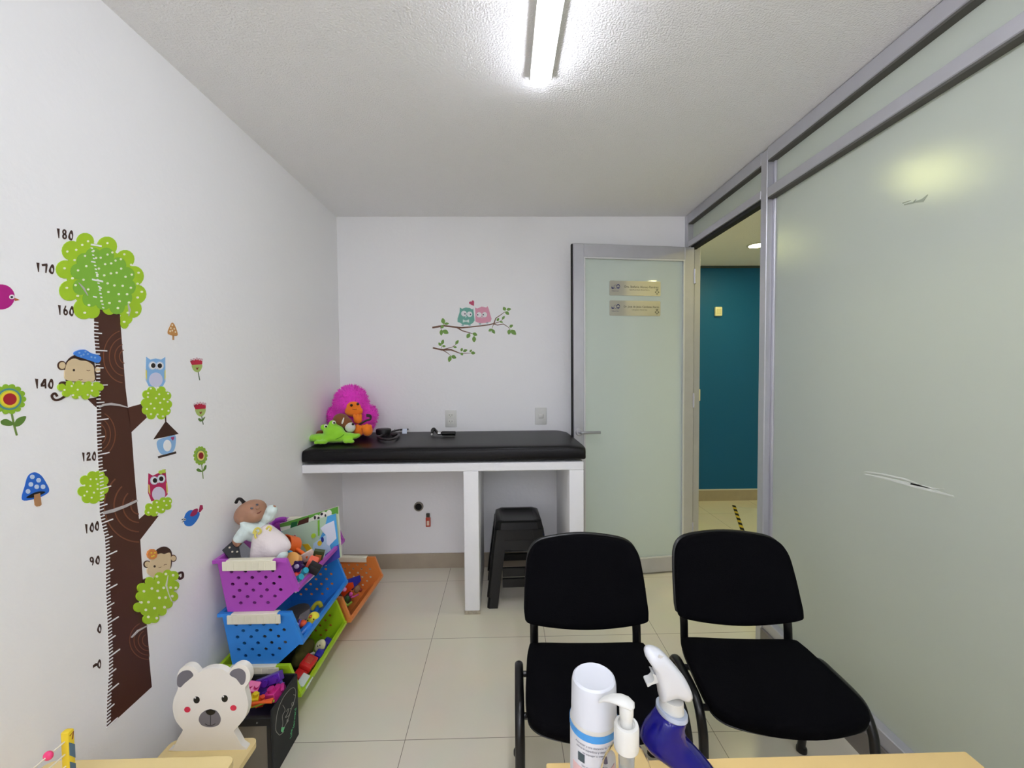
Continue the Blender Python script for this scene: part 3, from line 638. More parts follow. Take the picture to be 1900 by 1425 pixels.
book('picture_book', 'blue and green picture book leaning against the green edged one in the purple bin', qf, .008, mat('#b4cfb4', .35),
     [('blue_field', [[(.55,.28),(.6,.5),(.78,.75),(.86,1),(1,1),(1,0),(.8,0)]], mat('#4fa4dc', .4)), ('pale_field', [[(.4,.1),(.55,.55),(.8,.62),(.85,.2),(.7,.05)]], mat('#b9d6ea', .4)), ('indigo_corner', [[(.62,.0),(.72,.22),(1,.30),(1,0)]], mat('#4a50b4', .4)),
      ('blue_corner', [[(0,.6),(.08,.62),(.10,1),(0,1)]], mat('#4c70b0', .4)), ('white_shape', [[(.72,.80),(.80,.84),(.96,.86),(.97,.45),(.82,.36),(.78,.42),(.80,.6),(.75,.7)]], mat('#dfe5f4', .4)),
      ('leaf_shape', [[(.36,.62),(.46,.58),(.52,.4),(.5,.22),(.42,.3),(.40,.5)]], mat('#d9b422', .4)), ('apple_shape', [circ(.58,.70,.04,.05,12)], mat('#a9cf3a', .4)), ('duck_shape', [circ(.66,.50,.04,.055,10)], mat('#e2c332', .4)), ('navy_spot', [circ(.72,.55,.025,.06,8), circ(.43,.38,.02,.04,8)], mat('#2b3d94', .4)),
      ('reed_shape', [[(.70,.98),(.73,.98),(.68,.66),(.66,.66)]], mat('#7cba3a', .4)), ('berry_spot', [circ(.17,.75,.012,.02,8), circ(.09,.88,.02,.03,8), circ(.28,.83,.012,.02,8)], mat('#b04450', .4))])
bk = [at(412,1037,'y',1.64), at(413,1018,'y',1.64), at(441,998,'y',1.69), at(447,1040,'y',1.69)]
o = MB().quadbox([at(413,1020,'y',1.65), at(440,996,'y',1.70), at(478,1030,'y',1.70), at(455,1075,'y',1.65)], .012)
r = thing('board_book', 'black board book with small spots standing behind the doll', 'book', at(440,1040,'y',1.68)); r.location.z = min(v.z for v in o.v)
o.build('cover', mat('#14131d', .3), r, 0, world=True)
d_ = MB()
for px, py, c in ((426,1016,3),(431,1024,2.4),(419,1026,3),(440,1024,2)): d_.ell(at(px, py, 'y', 1.667), .004, None, 8, 6)
d_.build('pale_spot', mat('#cfc6b4', .5), r, world=True)
# doll
DY = 1.745
D_ = lambda px, py, y=DY: at(px, py, 'y', y)
S_ = 767/DY
doll = thing('baby_doll', 'brown skinned baby doll in pale blue and pink clothes leaning back', 'doll', D_(485, 1022)); doll.location.z = D_(485, 1040).z
M_SKIN = mat('#a57a62', .45, spec=.4); M_SHIRT = mat('#d3e2e0', .9, sheen=.2, bump=.2, bscale=120); M_ROMP = mat('#e6dcdd', .9, sheen=.2, bump=.25, bscale=90)
hr = Matrix.Rotation(math.radians(-28), 3, 'Y')
hc = D_(465, 951)
plush('head', [(hc, (.068, .052, .050), hr), (hc+hr @ Vector((.016, -.006, -.004)), (.054, .049, .047), hr), (hc+hr @ Vector((.022, -.026, -.018)), (.036, .028, .028)), (D_(447, 964, DY-.045), (.012, .009, .014)), (D_(478, 942, DY-.055), .010)], M_SKIN, doll, .0045, 3)
eyes = MB()
for px, py in ((467, 943), (477, 936.5)): eyes.ell(D_(px, py, DY-.0535), (.006, .003, .0045), None, 10, 8)
eyes.build('eye', mat('#57535a', .3), doll, world=True)
MB().tube([D_(477,952.5,DY-.056), D_(481,951.5,DY-.058), D_(485,948,DY-.055)], [.0018,.003,.0015], 8).build('mouth', mat('#6d352c', .5), doll, world=True)
pt = spline([D_(456,938), D_(452,932), D_(446,926), D_(441,927), D_(437.5,934)], 4, False)
MB().tube(pt, [.008]*5+[.0065]*11+[.004], 8).build('ponytail', mat('#17110f', .8), doll, world=True)
rm45 = Matrix.Rotation(math.radians(35), 3, 'Y')
plush('shirt', [(D_(475, 985), (.055, .045, .045)), (D_(466, 977, DY-.03), (.05, .035, .02), rm45), (D_(452, 990, DY-.045), (.040, .027, .026), Matrix.Rotation(math.radians(-50), 3, 'Y')), (D_(444, 999, DY-.05), (.022, .025, .024)), (D_(497, 957), (.034, .022, .026), Matrix.Rotation(math.radians(-40), 3, 'Y')), (D_(504, 947), .024)], M_SHIRT, doll, .005, 3)
rp = MB(); rings = []
for (px, py), hw, dp, wv in (((484,976),10,.020,0), ((486,980),16,.032,0), ((490,989),21,.042,.01), ((495,1000),28,.050,.03), ((499,1011),35,.056,.06), ((501,1020),38,.058,.09), ((503,1028),37,.056,.10), ((504,1033),30,.046,.08), ((505,1036),16,.03,.05)):
    c = D_(px, py, DY-.012); ax_ = Vector((math.cos(.30), 0, math.sin(.30)))*(hw*DY/FPX)
    rings.append([c + ax_*math.cos(q)*(1+wv*math.cos(6*q+.6)) + Vector((0, 1, 0))*dp*math.sin(q)*(1+wv*math.cos(6*q+.6)) for q in [2*PI*i/48 for i in range(48)]])
rp.loft(rings).build('romper', M_ROMP, doll, 180, world=True, sub=1)
plush('hand', [(D_(441, 1003, DY-.055), (.020, .018, .022)), (D_(441, 1009, DY-.058), (.012, .012, .014)), (D_(435.5, 1002, DY-.06), (.007, .008, .013))], M_SKIN, doll, .004, 3)
plush('hand', [(D_(507.5, 943), (.012, .012, .014)), (D_(504.5, 941), .009)], M_SKIN, doll, .004, 3)
plush('foot', [(D_(524, 1030, DY-.03), (.022, .025, .018)), (D_(519, 1034, DY-.03), (.022, .025, .022))], M_SHIRT, doll, .005, 3)
bw = MB()
for l in (((470,990),(474,982),(480,980),(484,986),(479,991)), ((476,986),(473,993),(475,999)), ((494,982),(499,977),(503,980),(500,985))):
    bw.tube(spline([D_(x_, y_, DY-.060+.0006*(495-x_)*0) for x_, y_ in l], 4, False), .0045, 8, flat=.5)
bw.build('yellow_bow', mat('#ddd068', .8), doll, world=True)
# orange toy saucepan, and things round it
p = D_(537, 1012, 1.86); ax = Vector((-.35, -.75, .42)).normalized(); Mx = frame(ax)
cup = MB().lathe([(.034, -.035), (.040, -.03), (.044, .03), (.040, .03), (.036, -.028), (.001, -.029)], p, Mx)
toy('toy_saucepan', 'orange toy saucepan with a handle in front of the blue picture book', cup, mat('#ee6a24', .35), [('handle', MB().tube([p+Vector((.036, -.01, -.012)), p+Vector((.075, -.025, -.03)), p+Vector((.098, -.03, -.040))], [.008, .009, .010], 10), mat('#ee6a24', .35))])
toy('toy_cheese', 'yellow toy wedge poking out of the orange saucepan', MB().prism([[(0, 0), (.05, .012), (.012, .05)]], 0, .022, lambda u, v, t: p+ax*.012+Vector((u-.03, -.01+t-.012, v-.035))), mat('#e6dc4c', .45))
toy('toy_puck', 'peach coloured round toy block beside the purple flower toy', MB().lathe([(.03, -.02), (.036, -.016), (.036, .016), (.03, .02), (.001, .02)], D_(542, 1042, 1.76), frame((-.1, -.75, .65))), mat('#e9ab5c', .5))
fp = D_(553, 1051, 1.70); FM = frame((-.1, -.9, .42))
fl = [(r_*math.cos(a), r_*math.sin(a)) for a, r_ in [(2*PI*i/48, .021+.0035*math.cos(6*2*PI*i/48)) for i in range(48)]]
toy('flower_toy', 'dark purple flower shaped toy with a grey centre in the purple bin', MB().prism([fl], -.01, .01, lambda u, v, t: fp+FM @ Vector((u, v, t))), mat('#2c1350', .3), [('centre', MB().ell(fp+FM @ Vector((0, 0, .010)), (.011, .009, .004), FM), mat('#b3a8c4', .4))])
toy('toy_block', 'dark purple lobed toy below the flower toy in purple bin', MB().ell(D_(541, 1062, 1.69), (.018, .018, .022)).ell(D_(545, 1074, 1.69), (.014, .018, .016)), mat('#2a1249', .3))
toy('toy_block', 'salmon coloured soft block standing between flower toy and small book', MB().rbox((-.02, -.02, -.045), (.02, .02, .045), .008, 3, Rm(.2, .45, .2), D_(576, 1052, 1.78)), mat('#ea6a52', .6))
toy('toy_block', 'pale pink slab lying behind the salmon block in purple bin', MB().rbox((-.03, -.006, -.02), (.03, .006, .02), .003, 2, Rm(.3, -.5, .1), D_(572, 1031, 1.83)), mat('#e2cfc4', .6))
sb = MB().rbox((-.022, -.009, -.034), (.022, .009, .034), .001, 1, Rm(.25, .28, .3), D_(590, 1033, 1.84))
toy('small_book', 'small thick book with a dark green cover beside the salmon block', sb, mat('#3c4a2a', .4), [('page_edge', MB().box((.0225, -.006, -.032), (.0235, .006, .032), Rm(.25, .28, .3), D_(590, 1033, 1.84)), mat('#d8cfae', .7)), ('cover_picture', MB().box((-.012, -.0105, -.02), (.014, -.009, .016), Rm(.25, .28, .3), D_(590, 1033, 1.84)), mat('#c2713a', .5))])
toy('toy_block', 'black block lying on the white carton in purple bin', MB().rbox((-.024, -.02, -.016), (.024, .02, .016), .003, 2, Rm(.1, .6, .2), D_(583, 1054, 1.73)), mat('#131214', .4))
toy('toy_carton', 'white carton lying along the front lip of the purple bin', MB().rbox((-.012, -.07, -.016), (.012, .05, .016), .002, 1, Rm(.1, .6, -.12), D_(568, 1074, 1.715)), mat('#e9edf6', .5))
for k, (px, py, yy, lb) in enumerate(((563, 1062, 1.70, 'upper'), (554, 1074, 1.67, 'lower'))):
    c = D_(px, py, yy); toy('toy_tin', '%s teal cylinder toy beside the white carton' % lb, MB().cyl(c+Vector((-.02, .005, -.012)), c+Vector((.014, -.005, .012)), .0125, n=18), mat('#2f9fb8', .25), group='teal cylinder toys')
toy('bead_toy', 'red toy of joined beads beside the teal cylinders', MB().ell(D_(549, 1068, 1.68), .013).ell(D_(556, 1060, 1.70), .014).ell(D_(546, 1079, 1.68), .012), mat('#d63a36', .35))
toy('toy_ring', 'sky blue ring toy below the orange saucepan', MB().tube([D_(536, 1028, 1.78)+Vector((.011*math.cos(a), .004*math.sin(a), .008*math.sin(a))) for a in [2*PI*i/16 for i in range(16)]], .007, 10, closed=True), mat('#49a3cf', .4))
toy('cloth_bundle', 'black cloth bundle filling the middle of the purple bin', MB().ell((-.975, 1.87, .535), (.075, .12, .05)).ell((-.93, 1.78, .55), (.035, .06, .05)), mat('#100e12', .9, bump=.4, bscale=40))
toy('toy_tray', 'purple toy tray rim sticking up behind the doll', MB().tube(spline([D_(506, 972, 2.0), D_(513, 966, 2.0), D_(524, 963.5, 2.0), D_(531, 964, 2.0)], 4, False), [.008]*4+[.012]*8+[.004], 10, flat=.6), mat('#a040b8', .4))
# blue bin
B_ = lambda px, py, y=1.72: at(px, py, 'y', y)
cp = B_(582, 1146, 1.76)
ck = thing('toy_chick', 'yellow plush chick with an orange beak in the blue bin', 'soft toy', cp); ck.location.z = cp.z-.04
plush('body', [(cp, (.024, .023, .024)), (cp+Vector((-.010, -.006, -.016)), (.021, .020, .018)), (cp+Vector((-.02, .012, -.03)), (.022, .026, .024))], mat('#e3d93c', .85, sheen=.2), ck, .005, 2)
MB().ell(B_(576, 1144, 1.738), (.007, .008, .005), Matrix.Rotation(-.5, 3, 'Y')).build('beak', mat('#c25a1c', .5), ck, world=True)
ee = MB().ell(B_(582, 1149, 1.738), .0028).ell(B_(571, 1151, 1.738), .0028); ee.build('eye', mat('#0c0c0c', .3), ck, world=True)
toy('toy_cylinder', 'bright blue cylinder lying against the lip of the blue bin', MB().tube([B_(556, 1180, 1.66), B_(566, 1170, 1.68), B_(575, 1160, 1.705)], [.017, .0175, .017], 16), mat('#1f74d0', .3))
toy('toy_piece', 'orange red round toy beside the chick in the blue bin', MB().ell(B_(562, 1157, 1.70), (.016, .014, .014)), mat('#d9542c', .4))
toy('toy_piece', 'purple stick toy at the near end of the blue bin', MB().cyl(B_(551, 1170, 1.67), B_(557, 1150, 1.70), .006, n=10), mat('#5c3a9c', .4))
toy('toy_piece', 'small white round toy at the near end of the blue bin', MB().ell(B_(549, 1160, 1.67), .010), mat('#e6e6dc', .5))
toy('cloth_bundle', 'crumpled grey cloth behind the chick in the blue bin', MB().loft([[B_(553, 1155, 1.78), B_(573, 1147, 1.80), B_(575, 1129, 1.84), B_(556, 1141, 1.83)], [B_(553, 1160, 1.80)+Vector((0, .02, -.03)), B_(573, 1155, 1.83)+Vector((0, .02, -.03)), B_(575, 1139, 1.87)+Vector((0, .02, -.03)), B_(556, 1148, 1.86)+Vector((0, .02, -.03))]]), mat('#8f8a86', .9, bump=.4, bscale=40))
toy('toy_banana', 'curved yellow toy behind the chick in the blue bin', MB().tube(spline([B_(578, 1132, 1.95), B_(586, 1121, 1.96), B_(593, 1119, 1.96), B_(596, 1127, 1.96)], 4, False), [.005]+[.010]*11+[.004], 10), mat('#c9c02e', .5))
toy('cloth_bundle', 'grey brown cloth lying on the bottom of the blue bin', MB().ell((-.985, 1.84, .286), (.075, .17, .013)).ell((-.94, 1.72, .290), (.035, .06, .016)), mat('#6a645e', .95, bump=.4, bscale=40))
# lime bin
G_ = lambda px, py, y=1.75: at(px, py, 'y', y)
tc = G_(574, 1240, 1.74)+Vector((-.012, -.004, .010)); TM = Rm(.05, .42, -.08)
tk = MB().rbox((-.026, -.02, -.014), (.026, .045, .022), .005, 2, TM, tc)
toy('toy_truck', 'red toy truck lying in the lime bin', tk, mat('#c4231f', .3), [('cab', MB().rbox((-.024, -.065, -.014), (.024, -.022, .008), .006, 2, TM, tc), mat('#bf201f', .3)), ('roof_panel', MB().rbox((-.014, -.005, .0215), (.014, .030, .026), .003, 1, TM, tc), mat('#b5402a', .4)),
    ('wheel', MB().cyl(tc+TM @ Vector((.026, .03, -.014)), tc+TM @ Vector((.034, .03, -.014)), .011, n=14).cyl(tc+TM @ Vector((.026, -.045, -.014)), tc+TM @ Vector((.034, -.045, -.014)), .011, n=14), mat('#151515', .6))])
for i, (px, py, yy, lb) in enumerate(((597, 1221, 1.82, 'nearest the red truck'), (603, 1209, 1.87, 'in the middle of the row'), (612, 1198, 1.92, 'at the end away from the truck'))):
    c = G_(px, py, yy)+Vector((-.014, 0, .014)); toy('toy_block', 'dark blue rounded block %s in lime bin' % lb, MB().rbox((-.016, -.02, -.016), (.016, .02, .016), .007, 2, Rm(.1, .5, 0), c), mat('#24208c', .3), group='dark blue rounded blocks')
c = G_(594, 1199, 1.86)
toy('toy_mask', 'cream oval face toy with dark spots in the lime bin', MB().ell(c, (.022, .012, .034), Rm(0, .5, 0)), mat('#d9d3a8', .5), [('dark_spot', MB().ell(c+Vector((-.006, -.011, .008)), .003, None, 8, 6).ell(c+Vector((.004, -.011, .012)), .003, None, 8, 6), mat('#33302a', .5))])
toy('toy_box', 'pale green box at the near end of the lime bin', MB().rbox((-.022, -.03, -.02), (.022, .03, .02), .003, 1, Rm(0, .5, 0), G_(562, 1270, 1.67)), mat('#6f9c82', .4), [('white_lid', MB().rbox((-.023, -.031, .012), (.023, .031, .021), .002, 1, Rm(0, .5, 0), G_(562, 1270, 1.67)), mat('#cfd9d2', .4))])
toy('toy_track', 'grey and white toy track piece beside the red truck', MB().tube(spline([G_(563, 1240, 1.72), G_(567, 1226, 1.76), G_(576, 1215, 1.80), G_(582, 1212, 1.82)], 4, False), .006, 8), mat('#b8b2ac', .5))
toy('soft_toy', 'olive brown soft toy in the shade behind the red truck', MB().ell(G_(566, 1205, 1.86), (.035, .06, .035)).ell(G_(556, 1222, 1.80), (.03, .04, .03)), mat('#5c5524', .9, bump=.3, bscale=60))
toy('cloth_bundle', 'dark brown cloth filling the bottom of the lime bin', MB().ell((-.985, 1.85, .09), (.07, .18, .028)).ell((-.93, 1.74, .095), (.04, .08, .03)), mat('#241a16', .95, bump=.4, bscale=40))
# orange bin
O_ = lambda px, py, y=2.3: at(px, py, 'y', y)
c = O_(658, 1078, 2.42)
toy('toy_wagon', 'navy blue open toy wagon at the far end of the orange bin', MB().quadbox([O_(636, 1078, 2.36), O_(668, 1067, 2.44), O_(670, 1077, 2.42), O_(657, 1090, 2.36)], .03), mat('#1d1f8f', .35))
for k, (pts, yy, lb) in enumerate(((((642,1082),(655,1080),(657,1089),(637,1108),(632,1100)), 2.30, 'farther orange toy shovel lying beside the navy wagon'), (((625,1118),(632,1113),(645,1132),(638,1148),(634,1148)), 2.19, 'nearer orange toy shovel at the near end of the orange bin'))):
    sh = MB().loft([[O_(a, b, yy+.003*i) for i, (a, b) in enumerate(pts)], [O_(a, b, yy+.003*i)+Vector((-.006, .012, -.008)) for i, (a, b) in enumerate(pts)]])
    toy('toy_shovel', lb, sh, mat('#f0521c', .4), group='orange toy shovels')
toy('toy_figure', 'magenta toy figure in the orange bin', MB().ell(O_(651, 1103, 2.30), (.010, .012, .014)).tube([O_(651, 1109, 2.28), O_(659, 1106, 2.30), O_(665, 1103, 2.33)], .004, 8), mat('#c84a9c', .5))
toy('toy_leaf', 'dark green toy leaf beside the magenta figure', MB().ell(O_(644, 1112, 2.26), (.012, .014, .020), Rm(0, .3, 0)), mat('#2c5a30', .5))
toy('toy_snake', 'lime green curled toy in the orange bin', MB().tube(spline([O_(638, 1117, 2.23), O_(644, 1123, 2.22), O_(648, 1121, 2.24), O_(652, 1117, 2.26)], 4, False), .006, 8), mat('#86a832', .5))
toy('toy_figure', 'pale pink knobbly toy against the blue bin edge', MB().ell(O_(637, 1085, 2.28), .014).ell(O_(639, 1094, 2.27), .012), mat('#e78ac0', .6))
toy('fur_toy', 'brown furry toy at the lip of the orange bin', MB().ell(O_(663, 1093, 2.37), (.016, .03, .018)), mat('#8f6b4e', .95, bump=.5, bscale=120))
toy('toy_ball', 'dark red small ball at the far end of the orange bin', MB().ell(O_(669, 1095, 2.40), .010), mat('#8e2f26', .5))
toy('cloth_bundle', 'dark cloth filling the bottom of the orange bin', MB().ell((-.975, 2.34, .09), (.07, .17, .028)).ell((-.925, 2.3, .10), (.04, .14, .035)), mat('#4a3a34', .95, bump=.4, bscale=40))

# ------------------------------------------------------------------ black chalkboard box of blocks
x0, x1, y0, y1, h = -1.10, -.812, 1.415, 1.59, .245
bx = thing('chalkboard_box', 'black box with a chalk drawing on its side, full of building blocks', 'box', ((x0+x1)/2, (y0+y1)/2, 0))
M_BB = mat('#1a1b1d', .6)
def bar(a, b): return MB().rbox(a, b, .002, 1)
MB().rbox((x1-.008, y0, 0), (x1, y1, h), .002, 1).build('chalkboard_panel', mat('#1f2223', .75, var=.15, vscale=20), bx, world=True)
MB().rbox((x0, y0, 0), (x0+.008, y1, h), .002, 1).build('side_panel', M_BB, bx, world=True)
MB().box((x0+.008, y1-.008, 0), (x1-.008, y1, h)).build('rear_panel', M_BB, bx, world=True)
MB().box((x0+.008, y0+.010, .004), (x1-.008, y0+.016, .205)).build('card_panel', mat('#7c766a', .8), bx, world=True)
MB().box((x0+.008, y0+.016, .004), (x1-.008, y1-.008, .012)).build('bottom_panel', M_BB, bx, world=True)
bar((x0+.008, y0+.002, .185), (x1-.008, y0+.016, .215)).build('front_rail', M_BB, bx, world=True)
bar((x0+.008, y0+.004, .0), (x1-.008, y0+.014, .018)).build('front_rail', M_BB, bx, world=True)
bar((x1-.024, y0+.002, .018), (x1-.008, y0+.012, .185)).build('front_stile', M_BB, bx, world=True)
MB().cyl((x1-.055, y0+.0, .20), (x1-.055, y0+.003, .20), .003, n=10).build('rivet', mat('#8a8a8a', .4, .8), bx, world=True)
def onb(px, py): p = at(px, py, 'x', x1); return (p.y, p.z)
ZX = lambda x, y: (450+x*.13683, 1230+y*.13683)
def chalk(name, lines, col, w):
    mb = MB()
    for l in lines: mb.tube([(x1+.0006, *onb(*ZX(*p))) for p in l], w, 6)
    mb.build(name, mat(col, .9), bx, world=True)
chalk('chalk_drawing', [spline([(500,980),(450,915),(455,780),(480,640),(540,490),(620,380),(690,335),(720,390),(705,500),(660,620),(610,780),(565,870)], 4, False), spline([(545,575),(575,640),(540,720),(545,820),(530,890)], 4, False), spline([(590,660),(620,620),(610,680),(580,740),(640,705)], 4, False), [(690,430),(715,440)],
      spline([(670,590),(665,550),(685,535),(690,570),(670,590)], 3, False), [(640,620),(655,625)], spline([(600,810),(600,770),(620,780),(600,810)], 3, False), spline([(500,980),(530,960),(560,930)], 3, False)], '#8f8f86', .0009)
MB().prism([[onb(*ZX(*p)) for p in ((528,872),(572,868),(545,945),(522,930))]], 0, .0008, lambda u, v, t: (x1+t, u, v)).build('chalk_patch', mat('#6fc98a', .9), bx, world=True)
a_, b_ = onb(*ZX(672, 1005)), onb(*ZX(712, 640)); dirv = (Vector((0, *b_))-Vector((0, *a_))).normalized(); perp = Vector((0, -dirv.z, dirv.y))
for txt, s0, off, sz in (('Life', .002, .012, .020), ('forward', .028, -.002, .020)):
    base = Vector((x1+.0008, *a_)) + dirv*s0 - perp*off*0
    text_mb(txt, sz, .0003, lambda x, y, z, bb=base, off=off: bb + dirv*x + perp*(y+off) + Vector((z, 0, 0)), 'LEFT').build('chalk_lettering', mat('#5fb87c', .9), bx, 0, world=True)
def brick(label, c, s, R, color, studs=(2, 1)):
    b = MB().rbox((-s[0], -s[1], -s[2]), s, .002, 1, R, c); st = MB()
    for i in range(studs[0]):
        for j in range(studs[1]):
            u = (i-(studs[0]-1)/2)*2*s[0]/studs[0]; v = (j-(studs[1]-1)/2)*2*s[1]/studs[1]; k = min(s[0]/studs[0], s[1]/studs[1])*.68
            st.cyl(c+R @ Vector((u, v, s[2])), c+R @ Vector((u, v, s[2]+.012)), k, n=16)
    m = mat(color, .3); t = toy('building_block', label, b, m, [('stud', st, m)], 'chunky building blocks'); t['category'] = 'building block'
K_ = lambda px, py, y=1.5: at(px, py, 'y', y)
brick('long purple building block lying on its side across the box', K_(498, 1263, 1.545), (.05, .016, .016), Rm(1.3, -.33, .1), '#5b26a6', (3, 1))
brick('pink building block showing its studs beside the white bear', K_(468, 1277, 1.50), (.022, .018, .018), Rm(.6, .4, .3), '#dc3590', (2, 1))
brick('magenta building block beside the chalkboard panel', K_(506, 1290, 1.50), (.022, .018, .017), Rm(.1, -.2, -.15), '#cc2f86', (1, 1))
brick('magenta building block behind the other magenta one by the panel', K_(519, 1281, 1.535), (.018, .016, .013), Rm(.3, -.3, .4), '#d23a92', (1, 1))
brick('small lilac building block at the rear of the black box', K_(519, 1273, 1.56), (.014, .012, .008), Rm(.2, .2, .2), '#8a72d8', (1, 1))
brick('purple round studded block under the long purple one', K_(487, 1285, 1.53), (.020, .018, .016), Rm(1.1, .1, .2), '#4a2490', (2, 1))
brick('yellow building block in front of the pink ones', K_(472, 1299, 1.475), (.013, .016, .017), Rm(.2, .2, .4), '#e8cf1f', (1, 1))
brick('red orange building block beside the yellow one', K_(484, 1301, 1.48), (.011, .014, .013), Rm(.4, .3, .5), '#d9431c', (1, 1))
for i in range(5):
    a = K_(462+3*i, 1306+1.5*i, 1.44+.004*i); b = a+Vector((.075-.006*i, .01+.006*i, .004*(i % 3)-.004))
    tag(MB().tube([a, (a+b)/2+Vector((0, 0, .003)), b], .0042, 8).build('toy_stick', mat('#ee6420' if i != 3 else '#a9dc3a', .5)), ('lime green toy stick among the orange ones in the black box' if i == 3 else 'orange toy stick lying with others in the black box'), 'toy', 'toy sticks in the black box')
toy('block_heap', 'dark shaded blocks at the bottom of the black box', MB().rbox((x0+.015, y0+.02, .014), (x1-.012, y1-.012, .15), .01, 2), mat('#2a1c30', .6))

# ------------------------------------------------------------------ white bear chair, kids table, abacus
M_BIRCH = mat('#e3cd92', .45, var=.05, vscale=7)
bc_ = thing('kids_chair', 'small wooden chair with a white bear head backrest', 'chair', (-.90, 1.16, 0))
sx0, sx1, sy0, sy1 = -1.035, -.772, 1.02, 1.268
ol = []
for cx, cy, k in ((sx1-.02, sy1-.02, 0), (sx0+.02, sy1-.02, 1), (sx0+.02, sy0+.02, 2), (sx1-.02, sy0+.02, 3)):
    ol += [(cx+.02*math.cos(k*PI/2+i*PI/10), cy+.02*math.sin(k*PI/2+i*PI/10)) for i in range(6)]
MB().prism([ol], .262, .280, lambda u, v, t: (u, v, t)).build('seat', M_BIRCH, bc_, world=True)
MB().rbox((sx0+.02, sy0+.02, .232), (sx1-.018, sy1-.02, .262), .003, 1).build('seat_frame', mat('#cdb88a', .5, var=.06, vscale=7), bc_, world=True)
for ux, uy in ((sx0+.045, sy1-.045), (sx1-.045, sy1-.045), (sx0+.045, sy0+.045), (sx1-.045, sy0+.045)):
    ex = .012*(1 if ux > -.9 else -1); ey = .012*(1 if uy > 1.14 else -1)
    MB().cyl((ux+ex, uy+ey, 0), (ux, uy, .232), .013, .016, 14).build('leg', M_BIRCH, bc_, world=True)
BYP = 1.228; HB = lambda x, y: (300+x*.15792, 1200+y*.15792)
def onbear(p): q = at(*HB(*p), 'y', BYP); return (q.x, q.z)
bo = spline([(135,1225),(140,1190),(190,1080),(245,985),(225,950),(160,860),(130,740),(140,620),(190,490),(178,430),(180,350),(215,265),(290,225),(370,240),(425,300),(440,302),(520,262),(620,250),(700,262),(770,300),(790,290),(830,240),(910,205),(985,225),(1030,290),(1040,370),(1010,440),(980,490),(1005,600),(1015,700),(985,820),(920,910),(860,975),(850,1000),(890,1070),(930,1150),(945,1225)], 4)
MB().prism([[onbear(p) for p in bo]], BYP, BYP+.018, lambda u, v, t: (u, t, v)).build('backrest', mat('#e3e0da', .45), bc_, world=True, bev=.002)
def bear_mark(name, polys, col, lift=.0006):
    mb = MB()
    for l in polys: mb.prism([[onbear(p) for p in l]], BYP-lift, BYP-.0001, lambda u, v, t: (u, t, v))
    mb.build(name, mat(col, .4), bc_, 0, world=True)
bear_mark('inner_ear', [spline([(180,420),(190,340),(250,285),(330,280),(372,335),(330,380),(270,430),(225,475),(190,460)], 4)], '#6d6b74')
bear_mark('inner_ear', [spline([(800,315),(840,270),(920,255),(980,300),(988,370),(970,430),(935,447),(905,410),(870,370),(820,345)], 4)], '#6d6b74')
bear_mark('eye', [circ(411, 624, 37, 41, 24)], '#0d0d0d'); bear_mark('eye', [circ(741, 609, 37, 41, 24)], '#0d0d0d')
bear_mark('eye_glint', [circ(395, 598, 9, 10, 10), circ(725, 584, 9, 10, 10)], '#e8e8e8', .0009)
bear_mark('cheek', [circ(302, 738, 37, 33, 20)], '#cf2d4c'); bear_mark('cheek', [circ(843, 718, 37, 33, 20)], '#cf2d4c')
bear_mark('muzzle', [spline([(437,850),(460,790),(520,745),(580,735),(640,750),(680,800),(695,860),(665,920),(580,943),(490,930),(450,895)], 4)], '#6d6b74')
bear_mark('nose', [spline([(520,755),(575,733),(632,755),(620,785),(575,803),(535,785)], 4)], '#0d0d0d', .0009)
bear_mark('mouth', [stroke([(576,795),(574,920)], 6), stroke([(510,903),(535,918),(574,923),(612,915),(632,900)], 6)], '#15151a', .0009)
kt = thing('kids_table', 'small birch wood table holding the yellow abacus', 'table', (-.9, .78, 0))
ol = []; tx0, tx1, ty0, ty1 = -1.135, -.676, .50, 1.018
for cx, cy, k in ((tx1-.02, ty1-.02, 0), (tx0+.02, ty1-.02, 1), (tx0+.02, ty0+.02, 2), (tx1-.02, ty0+.02, 3)):
    ol += [(cx+.02*math.cos(k*PI/2+i*PI/10), cy+.02*math.sin(k*PI/2+i*PI/10)) for i in range(6)]
MB().prism([ol], .442, .460, lambda u, v, t: (u, v, t)).build('tabletop', M_BIRCH, kt, world=True, bev=.002)
for ux in (tx0+.05, tx1-.05):
    for uy in (ty0+.05, ty1-.05): MB().cyl((ux, uy, 0), (ux, uy, .442), .016, .019, 14).build('leg', M_BIRCH, kt, world=True)
ab = thing('abacus', 'yellow wooden abacus with rows of coloured beads on the kids table', 'abacus', (-1.0, .79, .46))
Ya, Yb = .940, .60; ZT = .610
M_YEL = mat('#e2c62c', .5)
MB().rbox((-1.006, Ya-.014, .46), (-.988, Ya, ZT), .003, 2).build('post', M_YEL, ab, world=True)
MB().rbox((-1.006, Yb-.014, .46), (-.988, Yb, ZT), .003, 2).build('post', M_YEL, ab, world=True)
MB().rbox((-1.012, Yb-.014, .46), (-.982, Ya, .466), .002, 1).build('base', M_YEL, ab, world=True)
MB().prism([[(Ya-.013, .587), (Ya-.001, .572), (Ya-.001, .540), (Ya-.013, .557)], ], -.9882, -.9875, lambda u, v, t: (t, u, v)).prism([[(Ya-.013, .542), (Ya-.001, .527), (Ya-.001, .470), (Ya-.013, .480)]], -.9882, -.9875, lambda u, v, t: (t, u, v)).build('blue_print', mat('#4f6d86', .5), ab, world=True)
MB().prism([stroke([(Ya-.011, .600), (Ya-.003, .604), (Ya-.006, .588)], .0022)], -.9882, -.9873, lambda u, v, t: (t, u, v)).build('brown_print', mat('#7c3c1c', .6), ab, world=True)
